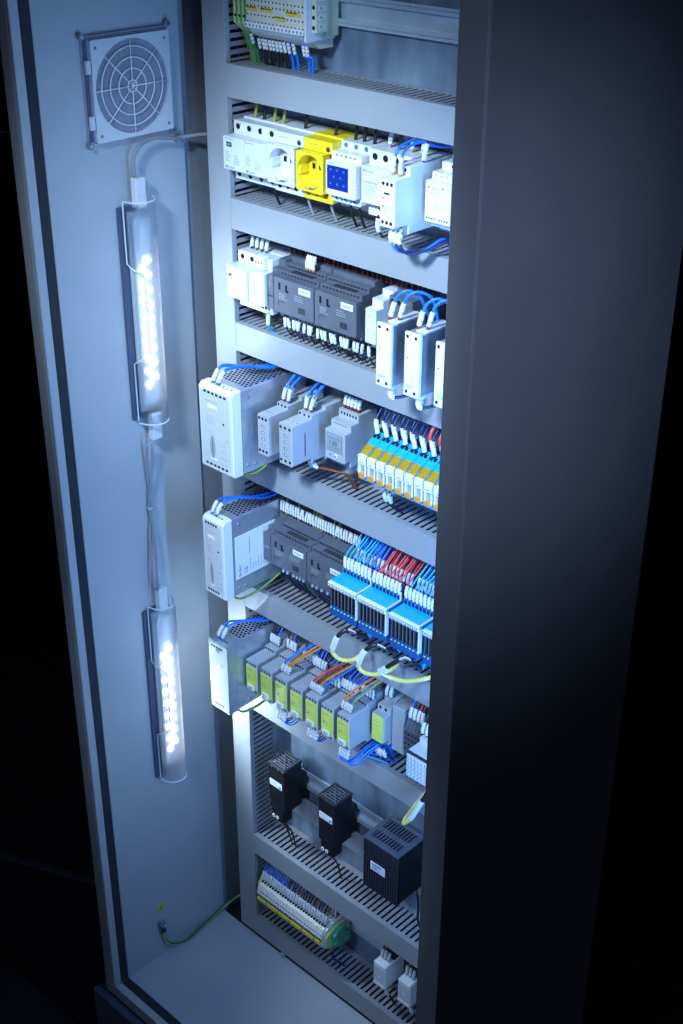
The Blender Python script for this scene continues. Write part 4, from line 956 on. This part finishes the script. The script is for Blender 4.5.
def small_relay(x0, lab):
    t = thing('plug_in_relay', lab, 'relay', (x0, 52, zc), 'small white bottom relays')
    m = MB(); m.box(x0, x0+25.5, 0, 46, zc-24, zc+24, 'white', 1.6); m.part('body', t)
    m = MB(); m.box(x0+2.5, x0+23, -.4, .6, zc-15, zc+18, 'plastic', .3); m.lines(x0+5, x0+20, -.4, zc+13, 5, 4.4, m='plastic_grey'); m.slot(x0+13, -.5, zc-2, 5, 5, 'white'); m.part('front_label', t)
    m = MB(); m.box(x0+1, x0+24.5, -.8, 1, zc-22.5, zc-17.5, 'white', .4); m.part('marker', t)
    m = MB(); m.box(x0+2, x0+23.5, 22, 52, zc-32, zc+34, 'black', 1); m.part('socket_base', t)
    return t
sr_ = small_relay(310.5, 'small white cube relay, left of two at the very bottom')
dup(sr_, (51, 0, 0), 'small white cube relay, right of two at the very bottom')
for j, x0 in enumerate((310.5, 361.5)):
    for i in range(3): wire('black wire with pale sleeve above the %s white cube relay, %s' % (('left', 'right')[j], nth(i)), 'wires above the white cube relays', [(x0+5+i*7, 15, zc+24), (x0+5+i*7, 15, zc+34), (x0+6+i*7, 18, zc+48), (x0+7+i*7, 28, zc+76)], 'wire_black', sl=(3, 19), sr=2.5, r=1.6)
    wire('dark wire with pale sleeve below the %s white cube relay' % ('left', 'right')[j], 'lower wires of the bottom row', [(x0+22, 8, zc-24), (x0+22, 8, zc-38), (x0+23, 16, zc-52), (x0+24, 28, zc-78)], 'wire_black', sl=(5, 22), sr=2.7, r=1.8)

# ================================================================== LEFT WALL ITEMS
X = XL
t = thing('filter_fan', 'square vent grille with a round radial guard on the left side wall', 'vent', (X, -80, 815))
m = MB(); m.box(X, X+3, -148, -18, 753, 881, 'galv_fine', .6); m.box(X+3, X+4.5, -141, -19, 754.5, 877, 'filter', .3); 
for (y, z) in ((-148, 880), (-18, 882), (-147, 753), (-17, 753)): m.cyl((X+2.5, y, z), (X+6, y, z), 4.2, 'print', 12); m.cyl((X+6, y, z), (X+6.8, y, z), 2.2, 'screw', 10)
m.box(X+2.8, X+4.2, -147, -19, 877.5, 880.6, 'print', .2); m.box(X+2.8, X+4.0, -146.5, -138.6, 757, 876, 'bracket_and_shadow', .2); m.part('frame', t)
cy, cz, R = -78.5, 815.5, 56.0
m = MB(); N = 56; oy0, oy1, oz0, oz1 = -138, -18.5, 755, 875; xf = X+7.5; inn = []; out = []; inn2 = []
for i in range(N):
    a = 2*math.pi*i/N; dy, dz = math.cos(a), math.sin(a)
    s_ = min(((oy1-cy) if dy > 0 else (cy-oy0))/abs(dy) if abs(dy) > 1e-6 else 1e9, ((oz1-cz) if dz > 0 else (cz-oz0))/abs(dz) if abs(dz) > 1e-6 else 1e9)
    out.append(Vector((xf, cy+dy*s_, cz+dz*s_))); inn.append(Vector((xf, cy+dy*R, cz+dz*R))); inn2.append(Vector((xf-3, cy+dy*R, cz+dz*R)))
# add the exact corners by snapping the nearest outer vertices
for c_ in ((oy0, oz0), (oy0, oz1), (oy1, oz0), (oy1, oz1)):
    k = min(range(N), key=lambda i: (out[i].y-c_[0])**2+(out[i].z-c_[1])**2); out[k] = Vector((xf, *c_))
b = len(m.v); m.v += out+inn+inn2; cc = Vector((xf-500, cy, cz))
for i in range(N):
    j = (i+1) % N; m.face([b+i, b+j, b+N+j, b+N+i], 'plastic', cc); m.face([b+N+i, b+N+j, b+2*N+j, b+2*N+i], 'plastic')
for (a0_, a1_, b0_, b1_) in ((oy0, oy0+1, oz0, oz1), (oy1-1, oy1, oz0, oz1), (oy0, oy1, oz0, oz0+1), (oy0, oy1, oz1-1, oz1)): m.box(xf-3, xf-.05, a0_, a1_, b0_, b1_, 'plastic', .05)
for (y, z) in ((-131, 866), (-26, 866), (-131, 763), (-26, 763)): m.cyl((xf-.2, y, z), (xf+.5, y, z), 1.9, 'print', 10)
m.part('cover_plate', t)
m = MB(); m.cyl((xf-3.2, cy, cz), (xf-2.8, cy, cz), R+1, 'filter', 48); m.part('filter_mat', t)
m = MB()
for rr in (7, 21, 34, 47): m.tube([Vector((xf-1, cy+rr*math.cos(2*math.pi*i/48), cz+rr*math.sin(2*math.pi*i/48))) for i in range(49)], 1.0, 'white', 6)
for k in range(8):
    a = math.pi*k/4+.0; m.tube([(xf-1, cy, cz), (xf-1, cy+(R+.5)*math.cos(a), cz+(R+.5)*math.sin(a))], .9, 'white', 6)
m.part('guard_grille', t)
for z in (845, 780): MB().box(X+3, X+8, -146, -139, z-8, z+8, 'plastic', .8).part('hinge', t)

def lamp(y0, z0, z1, n0, n1, l0, l1, lab):
    "LED cabinet lamp: z0/z1 ends, n0/n1 notch, l0/l1 LED field"
    t = thing('cabinet_lamp', lab, 'lamp', (X, y0, (z0+z1)/2), 'LED cabinet lamps')
    W = 44.0
    m = MB(); m.box(X, X+4, y0-7, y0+W-6, z0+4, z1-8, 'bracket_and_shadow', 1); m.box(X+4, X+9, y0+4, y0+W-3, z0+14, z1-14, 'plastic_grey', 1.5); m.box(X+9, X+13, y0+9, y0+W-8, z0+24, z1-24, 'board', 1)  # first box: dark plate added to stand for the lamp's shadow on the wall
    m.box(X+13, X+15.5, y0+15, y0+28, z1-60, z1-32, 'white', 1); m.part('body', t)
    # curved translucent shield with a cut-back front edge in the middle
    m = MB(); A = 18; ths = [math.radians(180-175*i/A) for i in range(A+1)]
    def P3(th, z, r=1.0): return Vector((X+6+26*math.sin(th)*r, y0+W/2+(W/2)*math.cos(th)*r, z))
    zs = [z0, z0+6, n0-12, n0-6, n0, n0+5] + [n0+5+(n1-n0-10)*k/6 for k in range(1, 6)] + [n1-5, n1, n1+6, n1+12, z1-6, z1]
    def start(z):
        if n0+5 <= z <= n1-5: return 5.9
        if n0-6 < z < n1+6: return 5.0
        if n0-12 < z < n1+12: return 2.0
        return 0.0
    rim = []
    for r_, flip in ((1.0, False), (.955, True)):
        rows = []
        for z in zs:
            s0 = start(z); row = []
            for i in range(A+1):
                u = s0+(A-s0)*i/A; th = math.radians(180-175*u/A); row.append(len(m.v)); m.v.append(P3(th, z, r_))
            rows.append(row)
        for a, b_ in zip(rows, rows[1:]):
            for i in range(A):
                q = [a[i], a[i+1], b_[i+1], b_[i]]; m.face(q[::-1] if flip else q, 'lamp_cover', None, True)
        if not flip: edge = [m.v[r[0]] for r in rows]; e0 = [m.v[i] for i in rows[0]]; e1 = [m.v[i] for i in rows[-1]]; eb = [m.v[r[-1]] for r in rows]
    cov = m.part('shield', t)
    m = MB(); m.tube([p*1 for p in edge], 1.2, 'lamp_rim', 6); m.tube(e0, 1.2, 'lamp_rim', 6); m.tube(e1, 1.2, 'lamp_rim', 6); m.part('shield_rim', cov)
    k = 0; n = 9
    for i in range(n):
        for j in range(2):
            z = l0+(l1-l0)*(i+.5*j)/(n-.5); y = y0+17+j*9.5
            m = MB(); m.cyl((X+13, y, z), (X+14.2, y, z), 3.3, 'led', 12); m.part('led', t)
    for zz_, s_ in ((z1-2, 1), (z0+2, -1)):
        if s_ < 0 and z0 < -100: continue
        m = MB(); m.box(X+8, X+19, y0+13, y0+29, zz_-8*s_, zz_+30*s_, 'plastic', 1); m.box(X+7, X+20, y0+15, y0+27, zz_+10*s_, zz_+14*s_, 'plastic', .6); m.part('connector', t)
    return t
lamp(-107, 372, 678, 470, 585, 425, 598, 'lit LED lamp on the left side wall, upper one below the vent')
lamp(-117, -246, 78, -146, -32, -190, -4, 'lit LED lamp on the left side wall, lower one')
def pw(px, py, x): return tuple(at(px, py, 0, x))
def cable(name, label, cat, pts, r, c, **k): return wire(label, None, pts, c, sl=None, r=r, name=name, cat=cat, **k)
def fixgroup(o):
    if 'group' in o.keys() and not o['group']: del o['group']
cable('power_cable', 'grey cable curving from the upper lamp connector to the vertical duct', 'cable', [pw(134, 176, -37), pw(133, 160, -38), pw(139, 146, -38), pw(152, 139, -38), pw(170, 138, -38), pw(182, 140, -40), (-44, -2, 742), (-20, 26, 744), (0, 34, 744)], 2.6, 'wire_grey')
cable('power_cable', 'thin grey cable between the two lamps, right strand', 'cable', [pw(152, 444, -36), pw(152, 470, -40), pw(150, 505, -44), pw(154, 540, -42), pw(158, 590, -34)], 2.0, 'wire_grey')
cable('power_cable', 'thin grey cable between the two lamps, left strand', 'cable', [pw(147, 444, -36), pw(147, 470, -44), pw(151, 505, -46), pw(150, 540, -44), pw(155, 590, -34)], 2.0, 'wire_grey')
p_ = at(150.5, 508, 0, -45); m = MB(); m.tube([p_+Vector((0, 0, -2.4)), p_+Vector((0, 0, 2.4))], 5, 'plastic_grey', 10); o = m.part('cable_tie', org=p_); tag(o, 'small tie holding the two thin cables between the lamps', 'cable tie')
p_ = at(179, 139, 0, -44); m = MB(); m.box(p_.x-4, p_.x+5, p_.y-5, p_.y+7, p_.z-4, p_.z+4, 'plastic_grey', 1); o = m.part('cable_clip', org=p_); tag(o, 'small clip holding the lamp cable on the side wall', 'cable clip')
t = thing('earth_stud', 'earthing bolt low on the left side wall', 'bolt', (X, -136, -547))
m = MB(); m.cyl((X, -136, -547), (X+3, -136, -547), 8, 'screw', 18); m.cyl((X+3, -136, -547), (X+9, -136, -547), 6, 'screw', 6, smooth=False); m.cyl((X+9, -136, -547), (X+16, -136, -547), 3.2, 'screw', 12); m.part('bolt', t)
m = MB(); m.box(X+5, X+9, -141, -131, -566, -552, 'wire_navy', 1); m.part('cable_lug', t)
m = MB(); m.cyl((X-.1, -133, -513), (X+.5, -133, -513), 8, 'gy', 24); m.cyl((X+.5, -133, -513), (X+.6, -133, -513), 6.6, 'yellow', 24)
m.box(X+.6, X+.8, -133.6, -132.4, -514, -508, 'wire_green', 0)
for k, w_ in enumerate((4, 2.6, 1.3)): m.box(X+.6, X+.8, -133-w_, -133+w_, -514.6-k*2, -513.8-k*2, 'wire_green', 0)
o = m.part('earth_label', org=(X, -133, -513)); tag(o, 'round yellow earth sticker above the earthing bolt', 'sticker')
cable('earth_wire', 'green and yellow earth wire sweeping from the bolt to the back corner', 'wire', [(X+8, -136, -564), (X+8, -135, -580), (X+9, -124, -600), (X+12, -100, -612), (X+8, -60, -611), (X+6, -10, -606), (X+10, 24, -598), (X+20, 40, -590)], 2.5, 'wire_green', stripe='gy')
for z in DZ:  # duct filling, added dark so the slots read as shaded
    for k in range(16):
        y = 14+(k % 4)*12; zz_ = z+8+(k//4)*8
        BUNDLE.tube([(46+j*62, y+random.uniform(-3, 3), zz_+random.uniform(-2.5, 2.5)) for j in range(9)], random.uniform(3.4, 5.2), random.choice(['wire_black', 'wire_black', 'wire_navy', 'wire_black']), 6)
for k in range(8):
    BUNDLE.tube([(11+(k % 3)*9+random.uniform(-2, 2), 16+(k//3)*13, -560+j*150) for j in range(12)], 4.6, random.choice(['wire_black', 'wire_navy']), 6)
for o in bpy.data.objects: fixgroup(o)
o = BUNDLE.part('packed_wires'); tag(o, 'dark wires packed inside the slotted ducts and behind the terminals', 'wires'); o['kind'] = 'stuff'

# ================================================================== LIGHT
w = bpy.data.worlds.new('World'); scn.world = w; w.use_nodes = True
bg = w.node_tree.nodes['Background']; bg.inputs[0].default_value = (.09, .12, .20, 1); bg.inputs[1].default_value = .06
def area(name, loc, target, sx, sy, power, col, spread=180):
    l = bpy.data.lights.new(name, 'AREA'); l.shape = 'RECTANGLE'; l.size = sx*S; l.size_y = sy*S; l.energy = power; l.color = col; l.spread = math.radians(spread)
    o = bpy.data.objects.new(name, l); COL.objects.link(o); o.location = Vector(loc)*S
    o.rotation_euler = (Vector(target)-Vector(loc)).to_track_quat('-Z', 'Y').to_euler(); return o
area('right_fill_light', (585, -150, 330), (100, -30, 330), 30, 1000, 3.3, (.17, .43, 1.0))  # unseen fill light added inside the right wall, no fixture there
def spot(name, loc, target, power, col, ang, blend=1.0, rad=60):
    l = bpy.data.lights.new(name, 'SPOT'); l.energy = power; l.color = col; l.spot_size = math.radians(ang); l.spot_blend = blend; l.shadow_soft_size = rad*S
    o = bpy.data.objects.new(name, l); COL.objects.link(o); o.location = Vector(loc)*S
    o.rotation_euler = (Vector(target)-Vector(loc)).to_track_quat('-Z', 'Y').to_euler(); return o
spot('side_light', (1400, -750, 1050), (624, -215, 700), 14.5, (.42, .59, 1.0), 38, 1.0, 120)
spot('front_light', (430, -900, 1300), (235, -40, 570), 128, (.54, .76, 1.0), 40, 1.0, 90)
spot('lower_front_light', (430, -950, 640), (220, -40, -60), 24, (.46, .68, 1.0), 42, 1.0, 90)
area('room_light', (500, -3000, 700), (500, -240, 100), 1500, 1500, 5.0, (.46, .60, 1.0))
for y0, l0, l1 in ((-107, 425, 598), (-117, -190, -4)):
    for k in range(4):
        spot('led_light', (X+37, y0+15+(k % 2)*9.5, l0+(l1-l0)*(k+.5)/4), (X+200, y0+100, l0+(l1-l0)*(k+.5)/4), (.22 if y0 > -110 else .85), (.60, .80, 1.0), 160, .5, 0)
scn.view_settings.view_transform = 'Standard'; scn.view_settings.look = 'None'; scn.view_settings.exposure = 0; scn.view_settings.gamma = 1
